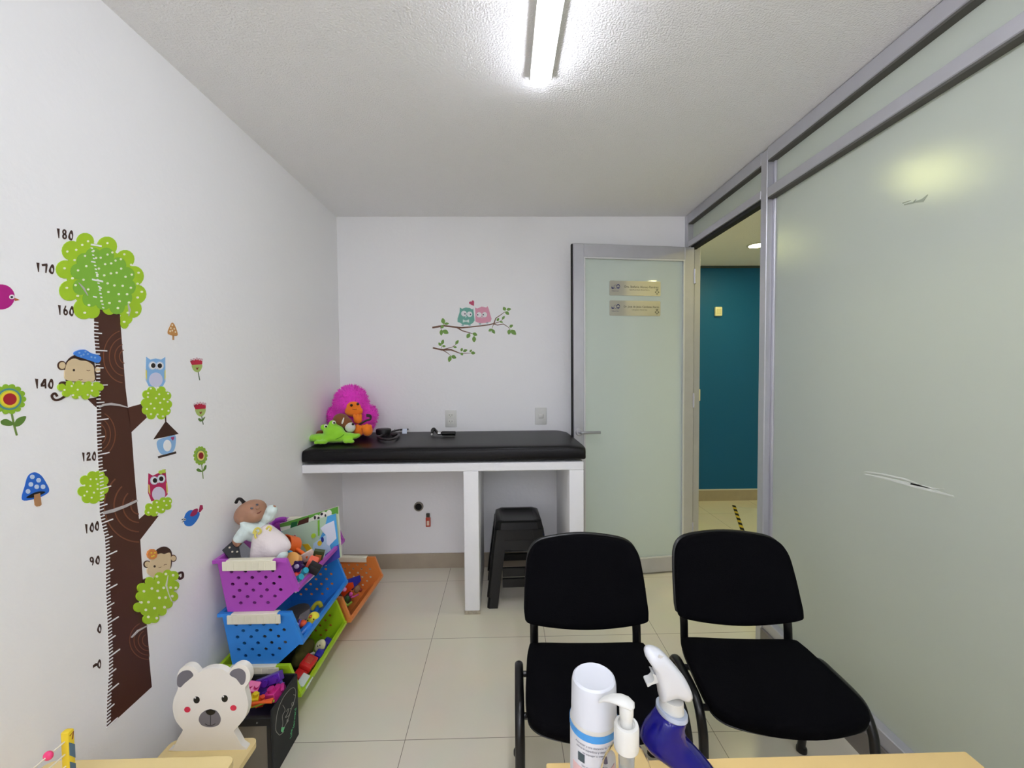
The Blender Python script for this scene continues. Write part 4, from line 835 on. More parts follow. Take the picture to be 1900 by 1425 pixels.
for k, (z, col, ys) in enumerate(((.589, '#ea3f7c', (.893, .853, .837, .821, .805, .789, .773, .757)), (.560, '#e6c416', (.838, .822, .806, .790, .774, .758, .742)), (.532, '#e9e4d4', (.80, .784, .768, .752, .736)), (.504, '#e8722c', (.84, .824, .808, .792)))):
    wr = MB().cyl((-.997, Yb, z), (-.997, Ya, z), .0017, n=8).build('wire', mat('#e6e2d2', .4), ab, world=True)
    for y in ys: MB().ell((-.997, y, z), (.0098, .0068, .0098), None, 16, 10).build('bead', mat(col, .35), ab, world=True)

# ------------------------------------------------------------------ soft toys and instruments on the pad
ZP = .993
PY = 2.73; P_ = lambda px, py, y=PY: at(px, py, 'y', y)
mk = thing('plush_monkey', 'magenta furry plush monkey with an orange face in the corner of the bench', 'soft toy', P_(655, 800)); mk.location.z = ZP+.01
M_FUR = mat('#e436c6', .95, sheen=.3); M_FACE = mat('#ef7d14', .85, sheen=.2)
Sx = lambda n: n*PY/FPX
hd_c = P_(652, 749); blobs = [(hd_c, (Sx(31), .10, Sx(34))), (P_(655, 786, PY+.02), (Sx(38), .10, Sx(24))), (P_(684, 776, PY-.0), (Sx(15), .06, Sx(24)), Matrix.Rotation(.25, 3, 'Y')), (P_(624, 778), (Sx(13), .06, Sx(24)), Matrix.Rotation(-.25, 3, 'Y'))]
plush('body', blobs, M_FUR, mk, .012, 3)
fur = MB(); rnd = random.Random(3)
for c, r, *mm in blobs:
    M_ = mm[0] if mm else Matrix.Identity(3)
    for i in range(2200 if r[0] > .1 else 1000):
        n = Vector((rnd.gauss(0, 1), rnd.gauss(0, 1), rnd.gauss(0, 1))).normalized()
        if n.y > .5: continue
        pt_ = Vector(c) + M_ @ Vector((n.x*r[0], n.y*r[1], n.z*r[2]))
        if pt_.z < ZP+.012: continue
        f_ = pt_-P_(657, 762, PY-.1)
        if abs(f_.x) < Sx(15) and abs(f_.z) < Sx(14) and f_.y < .03: continue
        nn = (M_ @ Vector((n.x/r[0], n.y/r[1], n.z/r[2]))).normalized(); d = (nn+Vector((rnd.gauss(0, .45), rnd.gauss(0, .45), rnd.gauss(0, .45)))).normalized(); l = rnd.uniform(.010, .018)
        q = nn.orthogonal().normalized()*.0022; q2 = nn.cross(q).normalized()*.0022
        fur.add([pt_-q-nn*.004, pt_+q-nn*.004, pt_+q2-nn*.004, pt_+d*l], [(0, 1, 3), (1, 2, 3), (2, 0, 3)])
fur.build('fur', M_FUR, mk, 0, world=True)
plush('face', [(P_(656.5, 763, PY-.095), (Sx(16.5), .030, Sx(10))), (P_(656, 755, PY-.09), (Sx(13), .028, Sx(10)))], M_FACE, mk, .006, 3)
for px, py in ((652, 752), (664, 749.5)): MB().ell(P_(px, py, PY-.122), .0085).build('eye', mat('#1f130c', .25), mk, world=True)
MB().tube([P_(654, 759, PY-.128), P_(658, 760, PY-.13), P_(662, 759, PY-.127)], .0018, 6).build('mouth', mat('#6e2f10', .6), mk, world=True)
for px, py, dx in ((665, 800, -1), (682, 799, 1)):
    c = P_(px, py, PY-.135); c.z = max(c.z, ZP+.045)
    plush('foot', [(c, (.032, .035, .036))] + [(c+Vector(((i-1)*.022, -.015, .028-.006*abs(i-1))), (.012, .013, .020)) for i in range(3)], M_FACE, mk, .006, 2)
c = P_(664, 779, PY-.12); plush('hand', [(c, (.028, .022, .026))] + [(c+Vector(((i-1)*.020, -.004, .024)), (.009, .011, .016)) for i in range(3)], M_FACE, mk, .006, 2)
c = P_(681, 776, PY-.13); MB().tube(spline([P_(668, 787, PY-.15), P_(678, 781, PY-.155), P_(687, 778, PY-.15), P_(687, 772, PY-.14), P_(680, 771, PY-.14)], 5, False), .006, 10, flat=2, up=(0, 0, 1)).build('strap', mat('#33302a', .8), mk, world=True)
hy = PY-.17
hs = thing('plush_pony', 'brown plush pony with a white muzzle between the monkey and the frog', 'soft toy', P_(632, 800, hy)); hs.location.z = ZP
H_ = lambda px, py, y=hy: at(px, py, 'y', y)
plush('body', [(H_(634, 781), (.055, .045, .045), Matrix.Rotation(.5, 3, 'Y')), (H_(643, 785, hy-.02), (.042, .035, .035), Matrix.Rotation(.7, 3, 'Y')), (H_(622, 797, hy+.02), (.07, .06, .042)), (H_(586, 806, hy+.02), (.03, .03, .022)), (H_(595, 803, hy+.02), (.02, .02, .018))], mat('#7c4a22', .9, sheen=.2), hs, .008, 3)
plush('muzzle', [(H_(650, 793, hy-.035), (.032, .03, .032))], mat('#d8d8d4', .9), hs, .007, 2)
MB().tube([H_(638, 775, hy-.046), H_(636, 782, hy-.052), H_(634.5, 786, hy-.052)], [.003, .006, .004], 8).build('blaze', mat('#e4e2dc', .9), hs, world=True)
MB().ell(H_(655, 787, hy-.055), .008).build('nose', mat('#1c1512', .4), hs, world=True)
fy = 2.50; F_ = lambda px, py, y=fy: at(px, py, 'y', y)
fg = thing('plush_frog', 'lime green plush frog sprawled at the front corner of the pad', 'soft toy', F_(612, 825)); fg.location.z = ZP
M_FROG = mat('#8fd02c', .9, sheen=.3)
def gz(p, z): p.z = z; return p
fb = [(F_(620, 801), (.062, .05, .045), Matrix.Rotation(.15, 3, 'Y')), (F_(629, 806, fy-.015), (.042, .04, .03)), (F_(601, 793), .021), (F_(617, 786), .022),
      (gz(F_(620, 818), ZP+.03), (.09, .06, .032)), (gz(F_(640, 818, fy-.0), ZP+.028), (.07, .05, .028), Matrix.Rotation(-.15, 3, 'Y')), (gz(F_(592, 818), ZP+.028), (.055, .05, .026)), (gz(F_(659, 814), ZP+.034), (.035, .03, .016), Matrix.Rotation(-.3, 3, 'Y')), (gz(F_(577, 817), ZP+.026), (.025, .03, .024))]
for px, py in ((588, 826), (596, 829), (603, 829)): fb.append((gz(F_(px, py, 2.43), ZP+.013), (.014, .028, .013)))
for px, py in ((643, 822), (652, 820)): fb.append((gz(F_(px, py, 2.45), ZP+.012), (.02, .02, .012)))
plush('body', fb, M_FROG, fg, .007, 3)
for px, py in ((604.5, 791), (619.5, 784)):
    e = MB().ell(F_(px, py, fy-.019), (.011, .006, .011)).build('eye', mat('#eceadf', .3), fg, world=True); MB().ell(F_(px+.5, py+.3, fy-.0255), (.006, .003, .006)).build('pupil', mat('#101010', .25), e, world=True)
MB().tube(spline([F_(612, 816, fy-.035), F_(622, 815, fy-.052), F_(632, 811, fy-.05), F_(638, 806, fy-.04)], 4, False), .0022, 6).build('mouth_seam', mat('#5f9a1a', .9), fg, world=True)
cs = tag(MB().lathe([(.03, 0), (.046, .004), (.050, .026), (.048, .036), (.042, .040), (.001, .040)], (-.795, 2.74, ZP+.006), n=32).build('round_case', mat('#141216', .45)), 'round black case beside the orange feet of the monkey', 'case')
stt = thing('stethoscope', 'black stethoscope lying in a loop on the pad', 'stethoscope', (-.69, 2.72, ZP+.004))
G2 = lambda px, py: at(px, py, 'z', ZP+.012)
M_RUB = mat('#1c1519', .4)
MB().tube(spline([G2(722, 801), G2(708, 808), G2(702, 812), G2(712, 815), G2(727, 815), G2(736, 811), G2(740, 806), G2(731, 805), G2(730, 803)], 5, False), .0075, 10).build('tubing', M_RUB, stt, world=True)
MB().tube(spline([G2(703, 811), G2(716, 805), G2(730, 800), G2(742, 797.5), G2(758, 796.5)], 5, False), .006, 10).build('headset_tube', M_RUB, stt, world=True)
c = G2(731, 806); MB().lathe([(.018, -.008), (.022, -.004), (.022, .006), (.016, .010), (.001, .010)], c, frame((0, -.3, 1))).build('chestpiece', mat('#2a2226', .3, .5), stt, world=True)
MB().rbox((-.018, -.004, -.0), (.014, .004, .034), .003, 1, Rm(-.3, 0, 0), G2(751, 805)).build('name_tag', mat('#c9d2e6', .5), stt, world=True)
MB().tube(spline([G2(732, 797), G2(738, 794), G2(744, 796), G2(740, 799)], 4, False), .002, 6).build('ear_spring', mat('#777780', .3, .8), stt, world=True)
ot = thing('otoscope', 'black otoscope with a chrome ring lying on the pad', 'instrument', (-.42, 2.80, ZP+.004))
a, b = at(817, 804, 'z', ZP+.018), at(845, 804, 'z', ZP+.018)
MB().tube([a, a+(b-a)*.1, a+(b-a)*.12, b], [.010, .010, .0145, .0145], 14).build('grip', M_BLACKPL, ot, world=True)
MB().cyl(a+Vector((-.016, 0, 0)), a+Vector((.004, 0, 0)), .011).build('chrome_ring', mat('#d6d6d6', .2, .9), ot, world=True)
c = at(806, 802, 'z', ZP+.018); MB().tube(spline([a+Vector((-.014, 0, 0)), c+Vector((.008, 0, .012)), c+Vector((-.006, 0, .02)), c+Vector((-.012, -.01, .006)), c+Vector((-.010, -.028, -.006))], 4, False), [.009]*6+[.012]*6+[.010]*4+[.004], 12).build('head', M_BLACKPL, ot, world=True)
MB().cyl(c+Vector((-.012, -.026, -.006)), c+Vector((-.014, -.034, -.012)), .006, .004).build('specula_tip', mat('#d8d8d4', .4), ot, world=True)
# ------------------------------------------------------------------ stickers on the plaster walls
C1 = lambda x, y: (x*.2246, 400+y*.2246)
C2 = lambda x, y: (x*.2246, 640+y*.2246)
C3 = lambda x, y: (60+x*.22457, 900+y*.22457)
C4 = lambda x, y: (x*.21053, 1125+y*.21053)
C8 = lambda x, y: (780+x*.10526, 540+y*.10526)
def wl(p): q = at(p[0], p[1], 'x', XL); return (q.y, q.z)
def wb(p): q = at(p[0], p[1], 'y', YB); return (q.x, q.z)
class Sticker:
    """one peel-off sticker: layered flat pieces traced in a crop of the photo, laid on the wall plane"""
    def __init__(s, name, label, crop, wall='left', root=None):
        s.crop = crop; s.wall = wall
        s.root = root; s.name = name; s.label = label
    def start(s, p):
        if s.root is None:
            q = (wl if s.wall == 'left' else wb)(p); loc = (XL, q[0], q[1]) if s.wall == 'left' else (q[0], YB, q[1])
            s.root = thing(s.name, s.label, 'wall sticker', loc)
    def add(s, name, polys, col, layer=1, crop=None):
        crop = crop or s.crop; w = wl if s.wall == 'left' else wb
        P = [[w(crop(*p)) for p in l] for l in polys]
        s.start(crop(*polys[0][0])); mb = MB()
        f = (lambda u, v, t: (XL+t, u, v)) if s.wall == 'left' else (lambda u, v, t: (u, YB-t, v))
        for i, l in enumerate(P): mb.prism([l], 0, .0006*layer+.00003*i, f)
        m = mat(col, .5, spec=.35); return mb.build(name, m, s.root, 0, world=True)
def scallop(pts, r, jit=0): return [list(pts)] + [circ(x, y, r*(1+jit*math.sin(7*i)), None, 16) for i, (x, y) in enumerate(pts)]
def dots(pts, r): return [circ(x, y, r, None, 10) for x, y in pts]
GREEN, GREEN2, BROWN, RING, WH = '#a2c828', '#7fb43a', '#4a2a1f', '#7a4a33', '#eeeef0'

t = Sticker('growth_chart', 'tall brown tree growth chart sticker with white ruler ticks', C2)
left = [C1(776,790), C1(778,1000), C2(790,60), C2(792,320), C2(800,520), C2(800,720), C2(808,900), C2(822,1150), C2(824,1380), C3(578,340), C3(600,430), C3(608,575), C3(610,860), C3(622,1140), C3(634,1410), C4(960,600), C4(946,800), C4(940,1075)]
right = [C1(995,700), C1(990,840), C1(1010,1100), C1(1035,1420), C2(1055,515), C2(1085,720), C2(1105,1000), C2(1130,1300), C3(880,280), C3(890,450), C3(908,730), C3(945,1170), C3(968,1425), C4(1310,430), C4(1337,710)]
ID = lambda x, y: (x, y)
t.add('trunk', [[(171,545),(222,545)] + right + left[::-1]], BROWN, 1, ID)
t.add('branch', [[C2(1050,518), C2(1165,488), C2(1212,600), C2(1083,722)]], '#4f2c20', 1, ID)
t.add('branch', [[C3(878,285), C3(935,235), C3(1042,255), C3(888,455)]], BROWN, 1, ID)
t.add('branch', [[C2(720,445), C2(810,430), C2(812,525), C2(780,505)]], BROWN, 1, ID)
def arcs(crop, c, radii, a0, a1, asp=1.0, w=7): 
    return [[crop(*p) for p in stroke([(c[0]+r*math.cos(a), c[1]+asp*r*math.sin(a)) for a in [a0+(a1-a0)*i/20 for i in range(21)]], w)] for r in radii]
ar = arcs(C1, (1030,1165), (178,130,84,45), PI*.5+.12, PI*1.5-.25, 1.22) + arcs(C2, (800,740), (150,110,72), -1.15, 1.15, 1.25) + arcs(C3, (878,170), (286,205,132,66), PI*.5, PI*1.5-.75, 1.05, 10) + arcs(C4, (1308,300), (168,130,92,56), PI*.5, PI*1.5-.5, 1.0, 7)
for k in range(0, 15, 1):
    if k < len(ar): t.add('growth_ring', [ar[k]], RING, 2, ID)
# ruler ticks every centimetre, longer at 5 and 10
LW = sorted([wl(p) for p in left+[(171,545),(168,450)]], key=lambda q: q[1])
def edge_y(z):
    for (ya, za), (yb_, zb) in zip(LW, LW[1:]):
        if za <= z <= zb: return ya+(yb_-ya)*(z-za)/max(1e-6, zb-za)
    return LW[0][0] if z < LW[0][1] else LW[-1][0]
z40, z180 = wl(C4(946,1060))[1], wl(C1(745,238))[1]; tk = MB()
for k in range(119):
    z = z40+(z180-z40)*k/140; y = edge_y(z); ln, th = (.032, .0032) if k % 10 == 0 else (.020, .003) if k % 5 == 0 else (.0095, .0030)
    tk.prism([[(y-.001, z-th/2), (y+ln, z-th/2), (y+ln, z+th/2), (y-.001, z+th/2)]], 0, .0030, lambda u, v, q: (XL+q, u, v))
o = tk.build('ruler_tick', mat(WH, .5), t.root, 0, world=True)
crown = [(700,215),(590,290),(535,445),(570,620),(690,770),(760,790),(900,760),(1040,850),(1090,770),(1125,650),(1100,500),(1030,360),(880,255)]
rr = [72,82,76,84,86,60,60,50,76,80,84,76,82]
t.add('crown', [[C1(*p) for p in crown]] + [[C1(*p) for p in circ(x, y, r, None, 18)] for (x, y), r in zip(crown, rr)] + [[C1(*p) for p in circ(1025,890,34,44,14)]], GREEN, 3, ID)
c2 = [(765,330),(690,375),(640,460),(660,590),(740,690),(850,715),(960,750),(1020,680),(1050,590),(1040,490),(970,410),(870,330)]
t.add('inner_crown', [[C1(*p) for p in c2]] + [[C1(*p) for p in circ(x, y, 66, None, 16)] for x, y in c2], GREEN2, 4, ID)
dp = [(720,212),(672,243),(880,228),(622,283),(548,297),(1020,320),(920,305),(880,322),(765,292),(694,333),(785,350),(823,348),(608,368),(946,372),(990,360),(910,395),(860,402),(704,418),(808,438),(1075,406),(992,438),(524,436),(635,453),(955,472),(908,478),(1080,488),(1137,472),(795,488),(852,494),(1028,506),(590,518),(680,530),(880,560),(936,577),(1004,580),(1128,563),(614,575),(542,597),(1072,596),(820,600),(718,610),(886,632),(1163,630),(972,650),(1040,650),(632,664),(1128,677),(828,706),(894,722),(978,708),(1056,718),(724,740),(964,764),(690,803),(1048,803),(1120,800),(1016,878)]
t.add('dot_pattern', [[C1(*p) for p in l] for l in dots(dp, 9)], '#eef0dc', 5, ID)
t.add('crown_tick', [[C1(*p) for p in l] for l in ([[(745,232),(830,246),(830,260),(745,246)], [(752,520),(842,538),(842,552),(752,534)], [(745,375),(776,381),(776,391),(745,385)], [(760,663),(790,669),(790,680),(760,674)]] + [[(742+.19*(y-260), y), (756+.19*(y-260), y+3), (756+.19*(y-260), y+13), (742+.19*(y-260), y+10)] for y in range(262, 780, 29)])], WH, 6, ID)
def cloud(crop, pts, r, dts, layer=3, nm='leaf_cluster', dr=8):
    t.add(nm, [[crop(*p) for p in l] for l in scallop(pts, r)], GREEN, layer, ID)
    t.add('dot_pattern', [[crop(*p) for p in l] for l in dots(dts, dr)], '#eef0dc', layer+1, ID)
cloud(C2, [(1250,380),(1330,378),(1375,420),(1382,490),(1370,545),(1330,580),(1245,580),(1205,540),(1198,480),(1210,410)], 36, [(1240,360),(1300,352),(1370,378),(1218,398),(1310,408),(1384,402),(1216,430),(1284,440),(1350,448),(1380,470),(1240,486),(1318,478),(1208,530),(1270,524),(1334,532),(1386,545),(1242,572),(1296,575),(1340,590)])
cloud(C2, [(700,1120),(760,1085),(820,1080),(850,1120),(850,1190),(820,1250),(770,1270),(715,1265),(680,1210)], 42, [(742,1110),(790,1108),(690,1160),(740,1166),(800,1150),(712,1212),(770,1220),(830,1225),(690,1245),(750,1262),(800,1190)])
cloud(C2, [(1230,1340),(1290,1310),(1345,1290),(1385,1290),(1380,1330),(1330,1360),(1270,1385),(1225,1380)], 32, [(1290,1300),(1350,1290),(1400,1290),(1240,1345),(1300,1340),(1370,1325),(1220,1385),(1340,1360),(1290,1385)])
for l_ in [[C2(*p) for p in stroke([(812,515),(850,495),(910,488),(980,498),(1055,518)], [8,16,20,14,4])], [C3(*p) for p in stroke([(578,232),(660,212),(760,175),(860,128)], [22,26,20,14])], [C4(*p) for p in stroke([(1152,275),(1210,215),(1290,172)], [8,14,6])], [C1(*p) for p in stroke([(640,555),(680,600),(715,660)], [4,14,4])], [C1(*p) for p in stroke([(1050,730),(1062,780),(1055,830)], [6,16,4])]]: t.add('tape_crease', [l_], '#b9b4b4', 7, ID)
# monkeys peeking over leaves
def monkey(crop, head, face, ears, hat, eye, wink, mouth, hand, tail, hatcol, nm):
    t.add('monkey_tail', [[crop(*p) for p in stroke(spline(tail, 4, False), 17)]], '#3d2419', 3, ID)
    t.add('monkey_ear', [[crop(*p) for p in circ(x, y, r, r*1.05)] for x, y, r in ears], '#4a2e20', 3, ID)
    t.add('inner_ear', [[crop(*p) for p in circ(x, y, r*.74, r*.8)] for x, y, r in ears], '#d8c29c', 4, ID)
    t.add('monkey_head', [[crop(*p) for p in spline(head, 4)]], '#3d2419', 4, ID)
    t.add('monkey_face', [[crop(*p) for p in spline(face, 4)]], '#d8c29c', 5, ID)
    t.add('monkey_eye', [[crop(*p) for p in circ(*eye, 9, 10, 12)]], '#33221a', 6, ID)
    t.add('monkey_mouth', [[crop(*p) for p in stroke(w_, 4)] for w_ in (wink, mouth)], '#7a5a44', 6, ID)
    t.add('monkey_hand', [[crop(*p) for p in circ(*h)] for h in hand], '#3d2419', 6, ID)
    t.add(nm, hat, hatcol, 8, ID)
monkey(C2, [(545,270),(530,180),(575,105),(660,75),(750,110),(780,190),(775,300),(560,300)], [(545,290),(528,240),(545,150),(600,112),(655,128),(710,135),(760,170),(770,230),(765,300),(655,305)], [(508,170,36),(800,205,30)],
       [[C2(*p) for p in spline([(605,65),(640,45),(690,40),(740,68),(800,85),(822,112),(800,148),(740,132),(680,112),(620,92)], 4)]], (600,208), [(706,210),(720,214),(734,209)], [(640,285),(656,290),(672,284)], [(515,325,32,24)], [(545,415),(490,450),(445,452),(425,420),(450,400),(470,425)], '#3f7fd6', 'blue_cap')
cloud(C2, [(500,350),(560,325),(640,325),(720,330),(790,335),(815,350),(780,400),(700,420),(620,415),(540,400)], 30, [(578,340),(668,320),(748,330),(518,372),(628,370),(746,378),(590,415),(710,412),(640,430)], 7)
t.add('cap_spot', [[C2(*p) for p in l] for l in dots([(640,65),(675,80),(710,75),(740,100),(770,105),(690,55),(655,90)], 8)], '#7fa8dc', 9, ID)
monkey(C3, [(1010,600),(1020,540),(1085,508),(1140,540),(1150,620),(1125,700),(1000,700)], [(945,720),(960,650),(1000,590),(1050,565),(1085,570),(1130,560),(1138,620),(1128,700),(1080,760),(1000,762)], [(946,655,30),(1160,605,28)],
       [[C3(*p) for p in l] for l in scallop(circ(982,572,24,26,10), 17)], (1002,672), [(1078,662),(1090,656),(1104,655)], [(1035,680),(1045,683),(1056,676)], [(935,792,26,20),(1135,738,18,24)], [(1160,790),(1195,740),(1235,722),(1240,760),(1215,775),(1205,755)], '#d88a48', 'orange_flower')
t.add('flower_spot', [[C3(*p) for p in l] for l in dots([(970,560),(990,585),(1000,560),(975,590)], 7)], '#e8d23c', 9, ID)
cloud(C3, [(900,850),(960,800),(1040,760),(1110,740),(1160,750),(1165,830),(1155,920),(1110,980),(1060,1040),(1000,1100),(945,1110),(930,1040),(870,1010),(890,920)], 40, [(1018,755),(1092,735),(1152,745),(1030,805),(910,878),(976,855),(1024,875),(1074,850),(1132,848),(1175,850),(888,970),(948,967),(1038,932),(1090,930),(1145,918),(925,1032),(998,1018),(1080,1010),(946,1090),(1015,1100)], 7, dr=11)
t.add('tape_crease', [[C3(*p) for p in stroke([(1110,745),(1095,830),(1115,900),(1140,960)], [4,14,6,10])]], '#cfd0c2', 9, ID)
# height numbers in wedge shaped lettering
def digit(c, x, y, w, h, s=1):
    X = lambda u, v: (x+u*w+v*h*.05, y+v*h)
    if c == '1': return [[[X(.25,0), X(.75,.04), X(.60,1), X(.48,1)]]]
    if c == '0': return [[[X(*p) for p in spline([(.62,0),(.92,.12),(.98,.55),(.72,1),(.35,.98),(.05,.72),(.2,.4)], 4)], [X(*p) for p in circ(.60,.58,.20,.26,12)]]]
    if c == '8': return [[[X(*p) for p in circ(.5,.27,.40,.28,16)], [X(*p) for p in circ(.5,.28,.15,.12,10)]], [[X(*p) for p in circ(.5,.72,.45,.29,16)], [X(*p) for p in circ(.52,.72,.18,.13,10)]]]
    if c == '7': return [[[X(*p) for p in ((.0,.05),(.95,0),(1,.2),(.75,1),(.55,1),(.66,.26),(.05,.28))]]]
    if c == '6': return [[[X(*p) for p in circ(.52,.68,.44,.32,16)], [X(*p) for p in circ(.54,.7,.18,.14,10)]], [[X(*p) for p in ((.55,0),(.7,.04),(.4,.5),(.08,.7),(.12,.45))]]]
    if c == '9': return [[[X(*p) for p in circ(.48,.34,.44,.33,16)], [X(*p) for p in circ(.46,.33,.19,.15,10)]], [[X(*p) for p in ((.9,.3),(.92,.6),(.62,1),(.5,.98),(.66,.6))]]]
    if c == '4': return [[[X(*p) for p in ((.62,0),(.95,0),(.92,.98),(.68,.98),(.68,.78),(.0,.80),(.0,.55))], [X(*p) for p in ((.66,.34),(.66,.58),(.36,.6))]]]
    if c == '2': return [[[X(*p) for p in ((.05,.25),(.3,.02),(.75,0),(.9,.2),(.8,.45),(.35,.78),(.95,.72),(.95,.95),(.0,1),(.05,.72),(.6,.28),(.45,.2),(.15,.4))]]]
    return []
def number(txt, crop, x, y, w, h, slope=0):
    mb = MB(); k = len(txt)
    for i, c in enumerate(txt):
        for loops in digit(c, x+w*i/k, y+slope*w*i/k, w/k*.86, h): mb.prism([[wl(crop(*p)) for p in l] for l in loops], 0, .0008, lambda u, v, q: (XL+q, u, v))
    mb.build('height_number', mat('#3a2118', .5), t.root, 0, world=True)
number('180', C1, 458, 105, 150, 82, .17); number('170', C1, 288, 388, 165, 78, .14); number('160', C1, 468, 738, 145, 82, .1); number('140', C2, 276, 278, 170, 82, .02)
number('120', C2, 668, 888, 128, 74, -.08); number('100', C3, 425, 322, 128, 78, -.28); number('90', C3, 470, 592, 90, 72, -.2); number('0', C3, 530, 1148, 44, 74); number('0', C4, 850, 468, 44, 78)
t.add('height_number', [[C4(*p) for p in ((818,520),(845,500),(860,505),(850,525),(830,535),(818,545))]], '#3a2118', 1.3, ID)

def owl(name, label, crop, body, eyes, belly, bc, bellc, wing, beak, extra=None):
    s = Sticker(name, label, crop)
    s.add('body', [body], bc, 1); s.add('wing', wing, '#d9cf6a', 1.5); s.add('belly', [circ(*belly)], bellc, 2)
    s.add('eye', [circ(x, y, 33, 35) for x, y in eyes], '#c9d6ea', 2); s.add('eye_ring', [circ(x, y, 25, 27) for x, y in eyes], '#f0f0f2', 3); s.add('pupil', [circ(x+(3 if i == 0 else -3), y, 18, 20) for i, (x, y) in enumerate(eyes)], '#1a1416', 4)
    s.add('beak', [beak], '#e8e2ea', 4)
    if extra: s.add('hair_bow', extra, '#b8cf4c', 5)
    return s
owl('owl_sticker', 'blue owl sticker perched on the leaves beside the tree', C2, [(1207,98),(1240,122),(1285,112),(1330,122),(1364,100),(1366,300),(1345,340),(1285,348),(1228,342),(1203,290)], [(1258,170),(1318,172)], (1285,288,56,60), '#86b6e6', '#cfd0ea', [[(1203,200),(1212,215),(1212,300),(1203,270)], [(1365,200),(1357,215),(1357,300),(1366,270)]], [(1280,185),(1296,185),(1288,202)])
owl('owl_sticker', 'crimson owl sticker with a green bow on the lower branch', C2, [(1225,1060),(1262,1080),(1330,1048),(1366,1025),(1384,1235),(1352,1268),(1250,1292),(1222,1220)], [(1272,1120),(1330,1106)], (1308,1232,54,60), '#b3245a', '#d6cfe6', [[(1224,1150),(1234,1160),(1240,1240),(1226,1215)], [(1378,1130),(1370,1145),(1376,1230),(1386,1210)]], [(1294,1124),(1310,1120),(1305,1142)], [circ(1322,1052,14,16,10), circ(1348,1044,14,16,10)])
s = Sticker('birdhouse_sticker', 'blue birdhouse sticker hanging under the leaf cluster', C2)
s.add('house', [spline([(1302,790),(1300,850),(1330,900),(1380,905),(1430,880),(1450,820),(1445,745),(1380,760)], 4)], '#8db8e4', 1); s.add('roof', [[(1368,630),(1474,735),(1400,752),(1267,779)]], '#3d2419', 2); s.add('string', [stroke([(1365,565),(1368,640)], 8)], '#3d2419', 2)
s.add('doorway', [circ(1380,832,33,48)], '#f0f0f2', 2); s.add('perch', [stroke([(1305,928),(1453,888)], 17)], '#3d2f28', 2); s.add('heart', [circ(1418,768,8,8,10), circ(1430,766,8,8,10), [(1411,772),(1437,770),(1426,790)]], '#9a2f6a', 2)
def tulip(label, dx, dy, lv):
    s = Sticker('flower_sticker', label, C2); T = lambda l: [(x+dx, y+dy) for x, y in l]
    s.add('stem', [T(stroke([(1636,220),(1642,255),(1650,292)], 6))], '#3f5a30', 1); s.add('cup', [T(spline([(1588,160),(1665,160),(1662,200),(1640,224),(1615,222),(1592,200)], 4))], '#a9bf6c', 1)
    s.add('petal', [T([(1570,135),(1600,118),(1640,118),(1670,120),(1668,160),(1585,166)])], '#b8213f', 2); s.add('petal_edge', [T(circ(x, y, 9, 11, 10)) for x, y in ((1578,128),(1600,118),(1624,114),(1646,118),(1664,122))], '#cdb0b8', 2); s.add('heart', [T([(1618,185),(1627,192),(1637,182),(1634,198),(1627,206),(1620,198)])], '#8a2f2c', 2)
    if lv: s.add('leaf', [T(spline([(1640,258),(1615,238),(1608,250),(1625,268)], 4)), T(spline([(1646,262),(1660,240),(1662,228),(1640,250)], 4))], '#5c7a3a', 2)
tulip('upper red tulip sticker without leaves beside the blue owl', 0, 0, False); tulip('red tulip sticker with two leaves beside the brown branch', 29, 366, True)
def daisy(label, crop, c, R, rings, stem, leaves, pc, npet=14):
    s = Sticker('flower_sticker', label, crop)
    s.add('stem', [stroke(*stem)], '#6f8a44', 1)
    for l_ in leaves: s.add('leaf', [spline(l_, 4)], '#5c7f35', 1.5)
    s.add('petal', [circ(c[0], c[1], R[0]*.86, R[1]*.86)] + [circ(c[0]+R[0]*.85*math.cos(2*PI*i/npet), c[1]+R[1]*.85*math.sin(2*PI*i/npet), R[0]*.19, R[1]*.19, 12) for i in range(npet)], pc, 2)
    for i, (k, col) in enumerate(rings): s.add('flower_ring', [circ(c[0], c[1], R[0]*k, R[1]*k)], col, 3+i)
daisy('small green sunflower sticker with a red centre', C2, (1655,915), (56,76), [(.66,'#6f9a5c'),(.55,'#e6d27c'),(.36,'#8e1f26')], ([(1664,985),(1672,1040),(1678,1105)], 6), [[(1670,1048),(1640,1020),(1622,1032),(1640,1048)], [(1675,1045),(1690,1000),(1704,994),(1700,1025)]], '#8fb43c')
daisy('large green sunflower sticker cut by the photo edge', C2, (70,448), (138,122), [(.74,'#4f8a92'),(.62,'#b9c83c'),(.54,'#e6cf3a'),(.40,'#a3222c')], ([(95,565),(112,650),(138,748)], 17), [[(112,650),(50,612),(5,630),(20,660),(80,668)], [(115,670),(140,610),(210,588),(200,630),(160,668)]], '#8ab52e')
s = Sticker('mushroom_sticker', 'small tan spotted mushroom sticker above the blue owl', C1)
s.add('stalk', [[(1422,965),(1438,965),(1438,1028),(1424,1028)]], '#b58a5c', 1); s.add('cap', [spline([(1384,972),(1402,915),(1422,884),(1446,915),(1466,985),(1430,992)], 4)], '#c08a4c', 2); s.add('cap_spot', [circ(x, y, 6, 8, 10) for x, y in ((1420,905),(1408,930),(1436,935),(1420,950),(1446,962),(1402,955))], '#e6d6b8', 3)
s = Sticker('mushroom_sticker', 'large blue spotted mushroom sticker left of the trunk', C2)
s.add('cap', [spline([(182,1280),(205,1160),(232,1080),(285,1052),(340,1080),(380,1140),(405,1195),(385,1230),(300,1268)], 5)], '#2866c8', 1); s.add('gill', [spline([(215,1262),(260,1230),(320,1210),(372,1215),(330,1240),(270,1262)], 4)], '#14161c', 2); s.add('stalk', [[(276,1238),(326,1224),(338,1318),(325,1332),(298,1335),(284,1322)]], '#ad8058', 3)
